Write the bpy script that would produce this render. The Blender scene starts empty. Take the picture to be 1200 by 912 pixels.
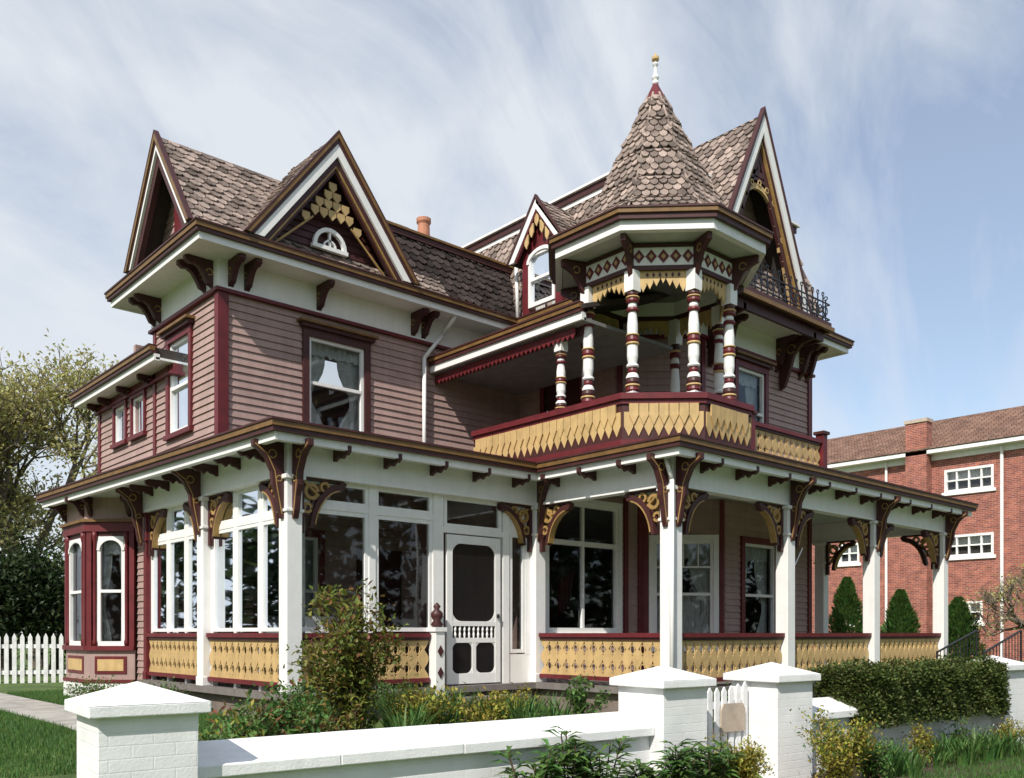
import bpy, bmesh, math, random
from mathutils import Vector, Matrix
random.seed(7)
R=random.random
def RU(a,b): return a+(b-a)*R()
pi=math.pi
# ------------------------------------------------------------------ materials
MATS={}
def nodes(name):
    m=bpy.data.materials.new(name); m.use_nodes=True
    nt=m.node_tree; nt.nodes.clear()
    o=nt.nodes.new('ShaderNodeOutputMaterial'); MATS[name]=m
    return m,nt,o
def mat(name,col,rough=.6,var=.12,scale=6,bump=.15,bscale=60,spec=.4,island=0,metal=0,streak=0):
    m,nt,o=nodes(name); N=nt.nodes.new; L=nt.links.new
    b=N('ShaderNodeBsdfPrincipled'); b.inputs['Roughness'].default_value=rough
    b.inputs['Specular IOR Level'].default_value=spec; b.inputs['Metallic'].default_value=metal
    tc=N('ShaderNodeTexCoord'); n1=N('ShaderNodeTexNoise'); n1.inputs['Scale'].default_value=scale
    n1.inputs['Detail'].default_value=6; n1.inputs['Roughness'].default_value=.65
    L(tc.outputs['Object'],n1.inputs['Vector'])
    mx=N('ShaderNodeMix'); mx.data_type='RGBA'
    mx.inputs[6].default_value=(*[c*(1-var*1.6) for c in col],1)
    mx.inputs[7].default_value=(*[min(1,c*(1+var)) for c in col],1)
    mr=N('ShaderNodeMapRange'); mr.inputs['From Min'].default_value=.3; mr.inputs['From Max'].default_value=.62
    L(n1.outputs['Fac'],mr.inputs['Value']); L(mr.outputs[0],mx.inputs[0])
    out=mx.outputs[2]
    if streak:
        mp=N('ShaderNodeMapping'); mp.inputs['Scale'].default_value=(9,9,.7); L(tc.outputs['Object'],mp.inputs['Vector'])
        n4=N('ShaderNodeTexNoise'); n4.inputs['Scale'].default_value=1.5; n4.inputs['Detail'].default_value=5; L(mp.outputs[0],n4.inputs['Vector'])
        m4=N('ShaderNodeMapRange'); m4.inputs['From Min'].default_value=.35; m4.inputs['From Max'].default_value=.6; m4.inputs['To Min'].default_value=1-streak; m4.inputs['To Max'].default_value=1
        L(n4.outputs['Fac'],m4.inputs['Value']); h4=N('ShaderNodeHueSaturation'); L(out,h4.inputs['Color']); L(m4.outputs[0],h4.inputs['Value']); out=h4.outputs[0]
    if island:
        g=N('ShaderNodeNewGeometry'); hv=N('ShaderNodeHueSaturation')
        mr2=N('ShaderNodeMapRange'); mr2.inputs['To Min'].default_value=1-island; mr2.inputs['To Max'].default_value=1+island
        L(g.outputs['Random Per Island'],mr2.inputs['Value']); L(mr2.outputs[0],hv.inputs['Value']); L(out,hv.inputs['Color']); out=hv.outputs[0]
    L(out,b.inputs['Base Color'])
    if bump:
        n2=N('ShaderNodeTexNoise'); n2.inputs['Scale'].default_value=bscale; n2.inputs['Detail'].default_value=4
        L(tc.outputs['Object'],n2.inputs['Vector'])
        bp=N('ShaderNodeBump'); bp.inputs['Strength'].default_value=bump; bp.inputs['Distance'].default_value=.01
        L(n2.outputs['Fac'],bp.inputs['Height']); L(bp.outputs[0],b.inputs['Normal'])
    L(b.outputs[0],o.inputs['Surface']); return m
def leafmat(name,col,hue=.04,val=.45):
    m,nt,o=nodes(name); N=nt.nodes.new; L=nt.links.new
    g=N('ShaderNodeNewGeometry'); hv=N('ShaderNodeHueSaturation'); hv.inputs['Color'].default_value=(*col,1)
    a=N('ShaderNodeMapRange'); a.inputs['To Min'].default_value=1-val; a.inputs['To Max'].default_value=1+val
    L(g.outputs['Random Per Island'],a.inputs['Value']); L(a.outputs[0],hv.inputs['Value'])
    mlt=N('ShaderNodeMath'); mlt.operation='MULTIPLY'; mlt.inputs[1].default_value=7.31
    fr=N('ShaderNodeMath'); fr.operation='FRACT'; L(g.outputs['Random Per Island'],mlt.inputs[0]); L(mlt.outputs[0],fr.inputs[0])
    h=N('ShaderNodeMapRange'); h.inputs['To Min'].default_value=.5-hue; h.inputs['To Max'].default_value=.5+hue
    L(fr.outputs[0],h.inputs['Value']); L(h.outputs[0],hv.inputs['Hue'])
    b=N('ShaderNodeBsdfPrincipled'); b.inputs['Roughness'].default_value=.5; b.inputs['Specular IOR Level'].default_value=.35
    t=N('ShaderNodeBsdfTranslucent'); L(hv.outputs[0],b.inputs['Base Color']); L(hv.outputs[0],t.inputs['Color'])
    mx=N('ShaderNodeMixShader'); mx.inputs[0].default_value=.4; L(b.outputs[0],mx.inputs[1]); L(t.outputs[0],mx.inputs[2])
    L(mx.outputs[0],o.inputs['Surface']); return m
def brickmat(name,c1,c2,mortar,bump=.4,scale=1,painted=False):
    m,nt,o=nodes(name); N=nt.nodes.new; L=nt.links.new
    tc=N('ShaderNodeTexCoord'); sp=N('ShaderNodeSeparateXYZ'); L(tc.outputs['Object'],sp.inputs[0])
    ad=N('ShaderNodeMath'); L(sp.outputs[0],ad.inputs[0]); L(sp.outputs[1],ad.inputs[1])
    cb=N('ShaderNodeCombineXYZ'); L(ad.outputs[0],cb.inputs[0]); L(sp.outputs[2],cb.inputs[1])
    br=N('ShaderNodeTexBrick'); br.inputs['Scale'].default_value=scale
    br.inputs['Brick Width'].default_value=.23; br.inputs['Row Height'].default_value=.078; br.inputs['Mortar Size'].default_value=.006
    if painted: br.inputs['Mortar Smooth'].default_value=1.0
    br.inputs['Color1'].default_value=(*c1,1); br.inputs['Color2'].default_value=(*c2,1); br.inputs['Mortar'].default_value=(*mortar,1)
    L(cb.outputs[0],br.inputs['Vector'])
    b=N('ShaderNodeBsdfPrincipled'); b.inputs['Roughness'].default_value=.75; b.inputs['Specular IOR Level'].default_value=.3
    n=N('ShaderNodeTexNoise'); n.inputs['Scale'].default_value=3; n.inputs['Detail'].default_value=8; L(tc.outputs['Object'],n.inputs['Vector'])
    mr=N('ShaderNodeMapRange'); mr.inputs['From Min'].default_value=.3; mr.inputs['From Max'].default_value=.65; mr.inputs['To Min'].default_value=.88 if painted else .72; mr.inputs['To Max'].default_value=1.03 if painted else 1.12
    L(n.outputs['Fac'],mr.inputs['Value'])
    hv=N('ShaderNodeHueSaturation'); L(br.outputs['Color'],hv.inputs['Color']); L(mr.outputs[0],hv.inputs['Value'])
    L(hv.outputs[0],b.inputs['Base Color'])
    bp=N('ShaderNodeBump'); bp.inputs['Strength'].default_value=bump; bp.inputs['Distance'].default_value=.006; bp.invert=True
    L(br.outputs['Fac'],bp.inputs['Height'])
    n2=N('ShaderNodeTexNoise'); n2.inputs['Scale'].default_value=50; L(tc.outputs['Object'],n2.inputs['Vector'])
    bp2=N('ShaderNodeBump'); bp2.inputs['Strength'].default_value=.3; bp2.inputs['Distance'].default_value=.006
    L(n2.outputs['Fac'],bp2.inputs['Height']); L(bp.outputs[0],bp2.inputs['Normal']); L(bp2.outputs[0],b.inputs['Normal'])
    L(b.outputs[0],o.inputs['Surface']); return m

mat('siding',(.385,.265,.238),.55,.07,2.5,.12,40,.3,island=.05,streak=.10)
mat('white',(.82,.81,.79),.45,.03,4,.08,50,streak=.035)
mat('wallwhite',(.82,.82,.81),.7,.05,5,.3,60,streak=.06)
mat('red',(.125,.016,.02),.45,.15,5,.1,50)
mat('darkred',(.06,.018,.017),.5,.15,5,.1,50)
mat('gold',(.54,.37,.165),.55,.10,5,.1,50,streak=.12)
mat('gild',(.36,.22,.075),.5,.15,5,.1,50)
mat('crown',(.17,.092,.03),.5,.18,5,.1,50)
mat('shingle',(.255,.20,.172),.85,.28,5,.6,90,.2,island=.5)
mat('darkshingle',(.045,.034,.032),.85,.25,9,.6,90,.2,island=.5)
mat('roofdeck',(.05,.04,.035),.8)
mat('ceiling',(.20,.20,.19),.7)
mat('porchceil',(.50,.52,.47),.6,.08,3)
mat('floorwood',(.18,.16,.15),.6)
mat('found',(.19,.15,.13),.8)
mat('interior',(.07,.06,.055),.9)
mat('curtain',(.62,.61,.57),.9,.1,12)
mat('iron',(.015,.015,.018),.4)
mat('terracotta',(.45,.2,.12),.8)
mat('concrete',(.36,.34,.31),.85,.2,3,.4,80)
mat('bark',(.15,.12,.095),.9,.3,12,.8,30)
mat('twig',(.10,.065,.045),.9)
mat('soil',(.07,.05,.035),.95,.3,8,.8,30)
mat('tan',(.45,.37,.29),.7)
mat('flagred',(.45,.03,.04),.8)
mat('flagblue',(.03,.05,.2),.8)
mat('tileroof',(.22,.135,.105),.8,.2,2,.3,10,.3,island=.2)
mat('fencewhite',(.82,.82,.82),.6,streak=.1)
brickmat('brick',(.40,.12,.075),(.23,.065,.05),(.42,.36,.32),.5)
brickmat('whitebrick',(.82,.82,.81),(.815,.815,.805),(.80,.80,.79),.22,painted=True)
leafmat('leaf_rose',(.18,.20,.04),.05,.5)
leafmat('leaf_red',(.22,.11,.04),.04,.4)
leafmat('leaf_green',(.10,.19,.045),.03,.5)
leafmat('leaf_yellow',(.33,.30,.05),.04,.45)
leafmat('leaf_hedge',(.10,.13,.033),.04,.6)
leafmat('leaf_spring',(.42,.40,.15),.03,.35)
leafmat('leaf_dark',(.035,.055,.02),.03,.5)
leafmat('blade',(.09,.18,.045),.03,.45)
leafmat('flower',(.6,.12,.2),.03,.2)
# glass
m,nt,o=nodes('glass'); N=nt.nodes.new; L=nt.links.new
fr=N('ShaderNodeFresnel'); fr.inputs[0].default_value=1.5
ma=N('ShaderNodeMath'); ma.operation='MULTIPLY_ADD'; ma.inputs[1].default_value=.9; ma.inputs[2].default_value=.02; L(fr.outputs[0],ma.inputs[0])
tr=N('ShaderNodeBsdfTransparent'); tr.inputs[0].default_value=(.80,.83,.84,1)
gl=N('ShaderNodeBsdfGlossy'); gl.inputs['Roughness'].default_value=.02; gl.inputs[0].default_value=(.85,.92,1,1)
tc=N('ShaderNodeTexCoord'); nn=N('ShaderNodeTexNoise'); nn.inputs['Scale'].default_value=1.3; nn.inputs['Detail'].default_value=0; L(tc.outputs['Object'],nn.inputs['Vector'])
bp=N('ShaderNodeBump'); bp.inputs['Strength'].default_value=.12; bp.inputs['Distance'].default_value=.03; L(nn.outputs['Fac'],bp.inputs['Height']); L(bp.outputs[0],gl.inputs['Normal'])
mx=N('ShaderNodeMixShader'); L(ma.outputs[0],mx.inputs[0]); L(tr.outputs[0],mx.inputs[1]); L(gl.outputs[0],mx.inputs[2]); L(mx.outputs[0],o.inputs['Surface'])
m,nt,o=nodes('screen'); N=nt.nodes.new; L=nt.links.new
tr=N('ShaderNodeBsdfTransparent'); df=N('ShaderNodeBsdfDiffuse'); df.inputs[0].default_value=(.02,.02,.02,1)
mx=N('ShaderNodeMixShader'); mx.inputs[0].default_value=.6; L(tr.outputs[0],mx.inputs[1]); L(df.outputs[0],mx.inputs[2]); L(mx.outputs[0],o.inputs['Surface'])
m,nt,o=nodes('grass'); N=nt.nodes.new; L=nt.links.new
tc=N('ShaderNodeTexCoord'); n1=N('ShaderNodeTexNoise'); n1.inputs['Scale'].default_value=1.3; n1.inputs['Detail'].default_value=10; n1.inputs['Roughness'].default_value=.7
L(tc.outputs['Object'],n1.inputs['Vector'])
cr=N('ShaderNodeValToRGB'); cr.color_ramp.elements[0].position=.33; cr.color_ramp.elements[0].color=(.05,.09,.018,1); cr.color_ramp.elements[1].position=.66; cr.color_ramp.elements[1].color=(.13,.20,.04,1)
L(n1.outputs['Fac'],cr.inputs[0]); b=N('ShaderNodeBsdfPrincipled'); b.inputs['Roughness'].default_value=.9; L(cr.outputs[0],b.inputs['Base Color'])
n2=N('ShaderNodeTexNoise'); n2.inputs['Scale'].default_value=60; L(tc.outputs['Object'],n2.inputs['Vector'])
bp=N('ShaderNodeBump'); bp.inputs['Strength'].default_value=1; bp.inputs['Distance'].default_value=.03; L(n2.outputs['Fac'],bp.inputs['Height']); L(bp.outputs[0],b.inputs['Normal'])
L(b.outputs[0],o.inputs['Surface'])

# ------------------------------------------------------------------ builder
PARTS={}; GROUP='victorian_house'
class Part:
    def __init__(s): s.v=[]; s.f=[]; s.smooth=False
    def add(s,vs,fs):
        k=len(s.v); s.v.extend([tuple(v) for v in vs]); s.f.extend([tuple(i+k for i in f) for f in fs])
def G(name,m,group=None,smooth=False):
    key=(group or GROUP,name,m)
    if key not in PARTS: PARTS[key]=Part()
    PARTS[key].smooth=smooth or PARTS[key].smooth
    return PARTS[key]
BOXF=[(0,1,2,3),(4,7,6,5),(0,4,5,1),(1,5,6,2),(2,6,7,3),(3,7,4,0)]
class Fr:
    def __init__(s,ox,oy,ux,uy,nx,ny): s.o=(ox,oy); s.u=(ux,uy); s.n=(nx,ny)
    def p(s,u,z,n=0): return (s.o[0]+u*s.u[0]+n*s.n[0], s.o[1]+u*s.u[1]+n*s.n[1], z)
def front(y): return Fr(0,y,1,0,0,-1)
def left(x): return Fr(x,0,0,1,-1,0)
def cant(a,b):
    dx,dy=b[0]-a[0],b[1]-a[1]; L=math.hypot(dx,dy); dx/=L; dy/=L
    f=Fr(a[0],a[1],dx,dy,dy,-dx); f.L=L; return f
def box(fr,u0,u1,z0,z1,n0,n1,pt):
    vs=[fr.p(u0,z0,n0),fr.p(u1,z0,n0),fr.p(u1,z1,n0),fr.p(u0,z1,n0),fr.p(u0,z0,n1),fr.p(u1,z0,n1),fr.p(u1,z1,n1),fr.p(u0,z1,n1)]
    pt.add(vs,BOXF)
def wbox(x0,x1,y0,y1,z0,z1,pt): box(front(0),x0,x1,z0,z1,-y1,-y0,pt)
def prism(fr,poly,n0,n1,pt):
    k=len(poly); vs=[fr.p(u,z,n0) for u,z in poly]+[fr.p(u,z,n1) for u,z in poly]
    pt.add(vs,[tuple(range(k)),tuple(range(2*k-1,k-1,-1))]+[(i,(i+1)%k,k+(i+1)%k,k+i) for i in range(k)])
def vprism(poly,z0,z1,pt):
    k=len(poly); vs=[(x,y,z0) for x,y in poly]+[(x,y,z1) for x,y in poly]
    pt.add(vs,[tuple(range(k)),tuple(range(2*k-1,k-1,-1))]+[(i,(i+1)%k,k+(i+1)%k,k+i) for i in range(k)])
def frustum(pb,zb,ptp,zt,pt):
    k=len(pb); vs=[(x,y,zb) for x,y in pb]+[(x,y,zt) for x,y in ptp]
    pt.add(vs,[tuple(range(k)),tuple(range(2*k-1,k-1,-1))]+[(i,(i+1)%k,k+(i+1)%k,k+i) for i in range(k)])
def offs(path,o,closed=False):
    n=len(path); out=[]
    def nrm(a,b):
        dx,dy=b[0]-a[0],b[1]-a[1]; l=math.hypot(dx,dy); return (dy/l,-dx/l)
    for i in range(n):
        if closed or 0<i<n-1:
            a=nrm(path[i-1],path[i]); b=nrm(path[i],path[(i+1)%n]); k=1+a[0]*b[0]+a[1]*b[1]
            m=((a[0]+b[0])/k,(a[1]+b[1])/k)
        elif i==0: m=nrm(path[0],path[1])
        else: m=nrm(path[-2],path[-1])
        out.append((path[i][0]+o*m[0],path[i][1]+o*m[1]))
    return out
def sweep(path,o0,o1,z0,z1,pt,closed=False,z0b=None,z1b=None):
    a=offs(path,o0,closed); b=offs(path,o1,closed); n=len(path); vs=[]
    z0b=z0 if z0b is None else z0b; z1b=z1 if z1b is None else z1b
    for i in range(n): vs+= [(*a[i],z0),(*b[i],z0b),(*b[i],z1b),(*a[i],z1)]
    fs=[]
    for i in range(n if closed else n-1):
        j=(i+1)%n
        for k in range(4): fs.append((4*i+k,4*j+k,4*j+(k+1)%4,4*i+(k+1)%4))
    if not closed: fs+=[(0,1,2,3),(4*n-4,4*n-1,4*n-2,4*n-3)]
    pt.add(vs,fs)
def ribbon(fr,pts,w,n0,n1,pt):
    n=len(pts); L=[];Rr=[]
    for i in range(n):
        a=pts[max(0,i-1)]; b=pts[min(n-1,i+1)]; dx,dy=b[0]-a[0],b[1]-a[1]; l=math.hypot(dx,dy) or 1
        ww=(w if not isinstance(w,list) else w[0]+(w[1]-w[0])*i/(n-1))/2
        nx,ny=-dy/l*ww,dx/l*ww; L.append((pts[i][0]+nx,pts[i][1]+ny)); Rr.append((pts[i][0]-nx,pts[i][1]-ny))
    vs=[]
    for i in range(n): vs+=[fr.p(*L[i],n0),fr.p(*Rr[i],n0),fr.p(*Rr[i],n1),fr.p(*L[i],n1)]
    fs=[(0,1,2,3),(4*n-4,4*n-1,4*n-2,4*n-3)]
    for i in range(n-1):
        for k in range(4): fs.append((4*i+k,4*i+4+k,4*i+4+(k+1)%4,4*i+(k+1)%4))
    pt.add(vs,fs)
def arc(cu,cz,r,a0,a1,n=10,rz=None):
    rz=rz or r
    return [(cu+r*math.cos(math.radians(a0+(a1-a0)*i/n)),cz+rz*math.sin(math.radians(a0+(a1-a0)*i/n))) for i in range(n+1)]
def lathe(x,y,prof,pt,seg=14,rot=0):
    vs=[];fs=[];n=len(prof)
    for r,z in prof:
        for k in range(seg):
            a=2*pi*k/seg+rot; vs.append((x+r*math.cos(a),y+r*math.sin(a),z))
    for i in range(n-1):
        for k in range(seg):
            fs.append((i*seg+k,i*seg+(k+1)%seg,(i+1)*seg+(k+1)%seg,(i+1)*seg+k))
    fs.append(tuple(range(seg))); fs.append(tuple((n-1)*seg+k for k in reversed(range(seg))))
    pt.add(vs,fs)
def tube(p0,p1,r0,r1,pt,seg=6):
    p0=Vector(p0);p1=Vector(p1);d=(p1-p0)
    if d.length<1e-5:return
    d.normalize(); a=d.orthogonal().normalized(); b=d.cross(a); vs=[]
    for p,r in((p0,r0),(p1,r1)):
        for k in range(seg):
            t=2*pi*k/seg; vs.append(p+a*math.cos(t)*r+b*math.sin(t)*r)
    pt.add(vs,[(k,(k+1)%seg,seg+(k+1)%seg,seg+k) for k in range(seg)]+[tuple(range(seg)),tuple(range(2*seg-1,seg-1,-1))])
def slab(pts,t,pt):
    P=[Vector(p) for p in pts]; n=(P[1]-P[0]).cross(P[2]-P[0]).normalized()
    if n.z<0:n=-n
    k=len(P); vs=P+[p-n*t for p in P]
    pt.add(vs,[tuple(range(k)),tuple(range(2*k-1,k-1,-1))]+[(i,(i+1)%k,k+(i+1)%k,k+i) for i in range(k)])
def inpoly(x,y,poly):
    c=False;j=len(poly)-1
    for i in range(len(poly)):
        xi,yi=poly[i];xj,yj=poly[j]
        if (yi>y)!=(yj>y) and x<(xj-xi)*(y-yi)/(yj-yi)+xi:c=not c
        j=i
    return c
def roof_face(pts,m='shingle',w=.17,e=.135,thick=.05,name='roof',base='roofdeck',point=.3):
    P=[Vector(p) for p in pts]; U=(P[1]-P[0]).normalized(); V=P[-1]-P[0]; V=(V-U*V.dot(U)).normalized(); Nn=U.cross(V)
    if Nn.z<0:Nn=-Nn
    slab(pts,thick,G(name+'_deck',base))
    poly=[((p-P[0]).dot(U),(p-P[0]).dot(V)) for p in P]
    u0=min(p[0] for p in poly);u1=max(p[0] for p in poly);v1=max(p[1] for p in poly)
    pt=G(name+'_shingles',m); row=0; v=0
    while v<v1-.02:
        u=u0-w*(row%2)*.5
        while u<u1:
            ww=w*RU(.84,.96)
            if inpoly(u+w/2,v+e*.4,poly):
                a=max(u,u0-.01); b=min(u+ww,u1+.01); l=e*1.55; j=RU(-.014,.014)
                def q(uu,vv,h): return P[0]+U*uu+V*vv+Nn*h
                h1=.036+RU(-.006,.012); h0=.004; t=.022; c=(b-a)*point
                vt=min(v+l,v1)
                o=[(a,vt,h0),(b,vt,h0),(b,v+e*.28+j,h1),(b-c,v+j-.01,h1),(a+c,v+j-.01,h1),(a,v+e*.28+j,h1)]
                vs=[q(*x) for x in o]+[q(x[0],x[1],x[2]-t) for x in o]
                pt.add(vs,[(0,1,2,3,4,5)]+[(i,i+1,i+7,i+6) for i in range(1,5)]+[(5,0,6,11)])
            u+=w
        v+=e; row+=1
def siding(fr,u0,u1,z0,z1,ops=(),name='siding_walls',m='siding',e=.112,zfun=None):
    pt=G(name,m); bk=G(name+'_backing','interior'); z=z0
    while z<z1-.01:
        zt=min(z+e,z1); zc=(z+zt)/2; segs=[(u0,u1)]
        if zfun:
            a,b=zfun(zc)
            if b-a<.03: break
            segs=[(max(u0,a),min(u1,b))]
        for (a,b,c,d) in ops:
            if c<zc<d:
                ns=[]
                for s in segs:
                    if b<=s[0] or a>=s[1]: ns.append(s);continue
                    if a>s[0]:ns.append((s[0],a))
                    if b<s[1]:ns.append((b,s[1]))
                segs=ns
        ns=[]
        for a,b in segs:
            c=a
            while b-c>3.4:
                j=c+RU(1.6,3.0); ns.append((c,j-.003)); c=j
            ns.append((c,b))
        for a,b in ns:
            k=RU(-.002,.003)
            vs=[fr.p(a,z,0),fr.p(b,z,0),fr.p(b,zt,0),fr.p(a,zt,0),fr.p(a,z,.028+k),fr.p(b,z,.028+k),fr.p(b,zt,.008),fr.p(a,zt,.008)]
            pt.add(vs,BOXF)
        for a,b in segs:
            vs=[fr.p(a,z,-.04),fr.p(b,z,-.04),fr.p(b,zt,-.04),fr.p(a,zt,-.04)]
            bk.add(vs,[(0,1,2,3)])
        z=zt
def curtain(fr,u0,u1,z0,z1,n,name='curtains'):
    pt=G(name,'curtain',smooth=True); k=int((u1-u0)/.02)+2; vs=[];fs=[]; ph=R()*6
    for i in range(k+1):
        u=u0+(u1-u0)*i/k; nn=n+.02*math.sin(u*55+ph)+.01*math.sin(u*23)
        vs+=[fr.p(u,z0+.015*math.sin(u*40),nn),fr.p(u,z1,nn)]
    for i in range(k): fs.append((2*i,2*i+2,2*i+3,2*i+1))
    pt.add(vs,fs)
def tieback(fr,u0,s,w,z0,z1,n,name='curtains'):
    # side drape gathered at about 40% height
    pt=G(name,'curtain',smooth=True); K=10; J=12; vs=[];fs=[]
    for j in range(J+1):
        t=j/J; z=z1+(z0-z1)*t; ww=w*(1-.6*math.exp(-((t-.62)/.22)**2))
        for i in range(K+1):
            k=i/K; vs.append(fr.p(u0+s*ww*k,z,n+.018*math.sin(k*22)))
    for j in range(J):
        for i in range(K): a=j*(K+1)+i; fs.append((a,a+1,a+K+2,a+K+1))
    pt.add(vs,fs)
def glass(fr,u0,u1,z0,z1,n,name='window_glass'):
    G(name,'glass').add([fr.p(u0,z0,n),fr.p(u1,z0,n),fr.p(u1,z1,n),fr.p(u0,z1,n)],[(0,1,2,3)])
def window(fr,u0,u1,z0,z1,cm='red',cas=.1,meet=True,cols=1,transom=0,cur='half',hood=False,sash=.05,sm='white'):
    c=G('window_casings',cm); s=G('window_sashes',sm)
    if cas:
        box(fr,u0-cas,u0,z0,z1,-.04,.06,c); box(fr,u1,u1+cas,z0,z1,-.04,.06,c)
        box(fr,u0-cas,u1+cas,z1,z1+cas*1.1,-.04,.065,c); box(fr,u0-cas-.03,u1+cas+.03,z0-.07,z0,-.04,.09,c)
    if hood:
        box(fr,u0-cas-.05,u1+cas+.05,z1+cas*1.1,z1+cas*1.1+.06,0,.12,G('window_hoods','darkred'))
        box(fr,u0-cas-.09,u1+cas+.09,z1+cas*1.1+.06,z1+cas*1.1+.1,0,.17,G('window_hood_caps','crown'))
    box(fr,u0,u0+sash,z0,z1,-.05,.02,s); box(fr,u1-sash,u1,z0,z1,-.05,.02,s)
    box(fr,u0+sash,u1-sash,z0,z0+sash*1.2,-.05,.018,s); box(fr,u0+sash,u1-sash,z1-sash,z1,-.05,.018,s)
    zt=z1-sash
    if transom:
        box(fr,u0+sash,u1-sash,transom-.04,transom+.04,-.05,.022,s)
    for k in range(1,cols):
        u=u0+(u1-u0)*k/cols; box(fr,u-.025,u+.025,z0+sash*1.2,zt,-.049,.016,s)
    if meet:
        zm=(z0+(transom or z1))/2; box(fr,u0+sash,u1-sash,zm-.025,zm+.025,-.048,.025,s)
    glass(fr,u0+sash*.5,u1-sash*.5,z0+.02,z1-.02,-.03)
    if cur=='half':
        w=u1-u0; tieback(fr,u0-.02,1,w*.42,z0,z1,-.16); tieback(fr,u1+.02,-1,w*.42,z0,z1,-.16)
        curtain(fr,u0,u1,z1-(z1-z0)*.16,z1,-.12)
    elif cur=='full': curtain(fr,u0,u1,z0,z1,-.16)
    elif cur=='low': curtain(fr,u0,u1,z0,z0+(z1-z0)*.5,-.16)
def bracket_small(fr,u,z,l=.4,h=.32,w=.07,m='darkred',name='eave_brackets',gild=True):
    x,y,_=fr.p(u,0,0); f=Fr(x,y,fr.n[0],fr.n[1],fr.u[0],fr.u[1])
    prof=[(0,z),(l,z),(l,z-.07),(l*.86,z-.11),(l*.7,z-.1),(l*.55,z-.14),(l*.42,z-h*.55),(l*.3,z-h*.8),(l*.16,z-h*.86),(.02,z-h),(0,z-h)]
    prism(f,prof,-w/2,w/2,G(name,m))
    if gild: ribbon(f,arc(l*.22,z-h*.42,l*.10,0,300,9),.013,-w/2-.004,w/2+.004,G(name+'_gilding','gild'))
def bracket_big(fr,u,z,s,l=.62,h=.72,n0=-.035,n1=.035):
    r=G('porch_brackets','darkred'); g=G('porch_bracket_fretwork','gild')
    def X(pts): return [(u+s*a,z+b) for a,b in pts]
    ribbon(fr,X([(0,-.025),(l,-.025)]),.05,n0,n1,r)
    ribbon(fr,X([(.03,-.05),(.03,-h)]),.06,n0,n1,r)
    ribbon(fr,X([(l,-.03)]+[(a,b) for a,b in arc(l*.98,-h,l*.72,92,172,9,h*.86)]),[.10,.05],n0*1.3,n1*1.3,r)
    ribbon(fr,X(arc(.17,-.19,.085,0,340,12)),.045,n0*.8,n1*.8,g)
    ribbon(fr,X(arc(.36,-.12,.055,0,340,10)),.035,n0*.8,n1*.8,g)
    ribbon(fr,X(arc(.11,-.40,.055,0,340,10)),.035,n0*.8,n1*.8,g)
    ribbon(fr,X([(.07,-.07),(.28,-.24)]),.03,n0*.7,n1*.7,g)
    ribbon(fr,X([(.07,-.5),(.2,-.3),(.42,-.2)]),.03,n0*.7,n1*.7,r)
    ribbon(fr,X(arc(l*.98,-h,l*.66,98,168,8,h*.8)),.018,n0*1.5,n1*1.5,g)
def railing(a,b,z0=.92,z1=1.6,sp=.18,backing=False,name='porch_railing'):
    f=cant(a,b); Lh=f.L; r=G(name+'_rails','red'); g=G(name+'_fretwork','gold')
    box(f,0,Lh,z1-.06,z1,-.06,.06,r); box(f,0,Lh,z1-.10,z1-.06,-.035,.035,G(name+'_mouldings','darkred')); box(f,0,Lh,z0,z0+.06,-.045,.045,r)
    k=max(1,round(Lh/sp)); s=Lh/k; za=z0+.06; zb=z1-.10; n=24
    for i in range(k):
        c=(i+.5)*s; Lf=[];Rt=[]
        for j in range(n+1):
            t=j/n; h=s/2*(.20+.80*abs(math.cos(2*pi*t))**1.15)
            z=za+(zb-za)*t; Lf.append((c-h,z)); Rt.append((c+h,z))
        prism(f,Lf+Rt[::-1],-.012,.012,g)
        for t in(.25,.75):
            z=za+(zb-za)*t
            if i<k-1: ribbon(f,arc(c+s/2,z,s*.22,0,360,12,(zb-za)*.12),.014,-.006,.006,g)
    if backing: box(f,0,Lh,z0,z1-.02,-.10,-.07,G(name+'_backing','darkred'))
def gable_rake(fr,uc,hw,zb,za,layers,name):
    h=za-zb; Lr=math.hypot(hw,h); k=Lr/hw
    for (t0,t1,n0,n1,m) in layers:
        for s in(-1,1):
            pts=[(uc+s*(hw-t0*k*hw/h),zb),(uc,za-t0*k),(uc,za-t1*k),(uc+s*(hw-t1*k*hw/h),zb)]
            prism(fr,pts,n0,n1+(.001 if s>0 else 0),G(name,m))
# ------------------------------------------------------------------ HOUSE
Zc=7.25
W=[(8,15.1),(5.6,15.1),(5.6,12.6),(11.5,12.6),(11.5,10.2),(12.5,9.2),(16,9.2),(16,16)]
FL=front(12.6); LL=left(5.6)
siding(FL,5.6,11.5,4.1,6.62,[(7.03,8.04,4.8,6.22)])
window(FL,7.03,8.04,4.8,6.22,cm='darkred',cas=.11,hood=True,cur='half')
siding(LL,12.6,15.1,4.1,6.62,[(13.6,14.4,4.75,6.2)])
window(LL,13.6,14.4,4.75,6.2,cm='red',hood=True,cur='half')
siding(LL,15.1,17.85,4.1,5.95,[(15.5,16.05,5.0,5.65),(16.4,16.95,5.0,5.65)])
for a in(15.5,16.4): window(LL,a,a+.55,5.0,5.65,cas=.07,meet=False,cur='low',sash=.04)
red=G('corner_boards','red')
box(FL,5.6-.02,5.72,4.1,6.6,.02,.05,red); box(LL,12.55,12.68,4.1,6.6,.02,.045,red)
box(LL,14.98,15.08,4.1,6.6,.02,.045,red); box(LL,17.75,17.87,4.1,5.95,.02,.045,red)
FLw=left(11.5)
siding(FLw,10.2,12.6,4.1,6.62,[(11.0,11.9,4.15,6.2)])
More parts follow.
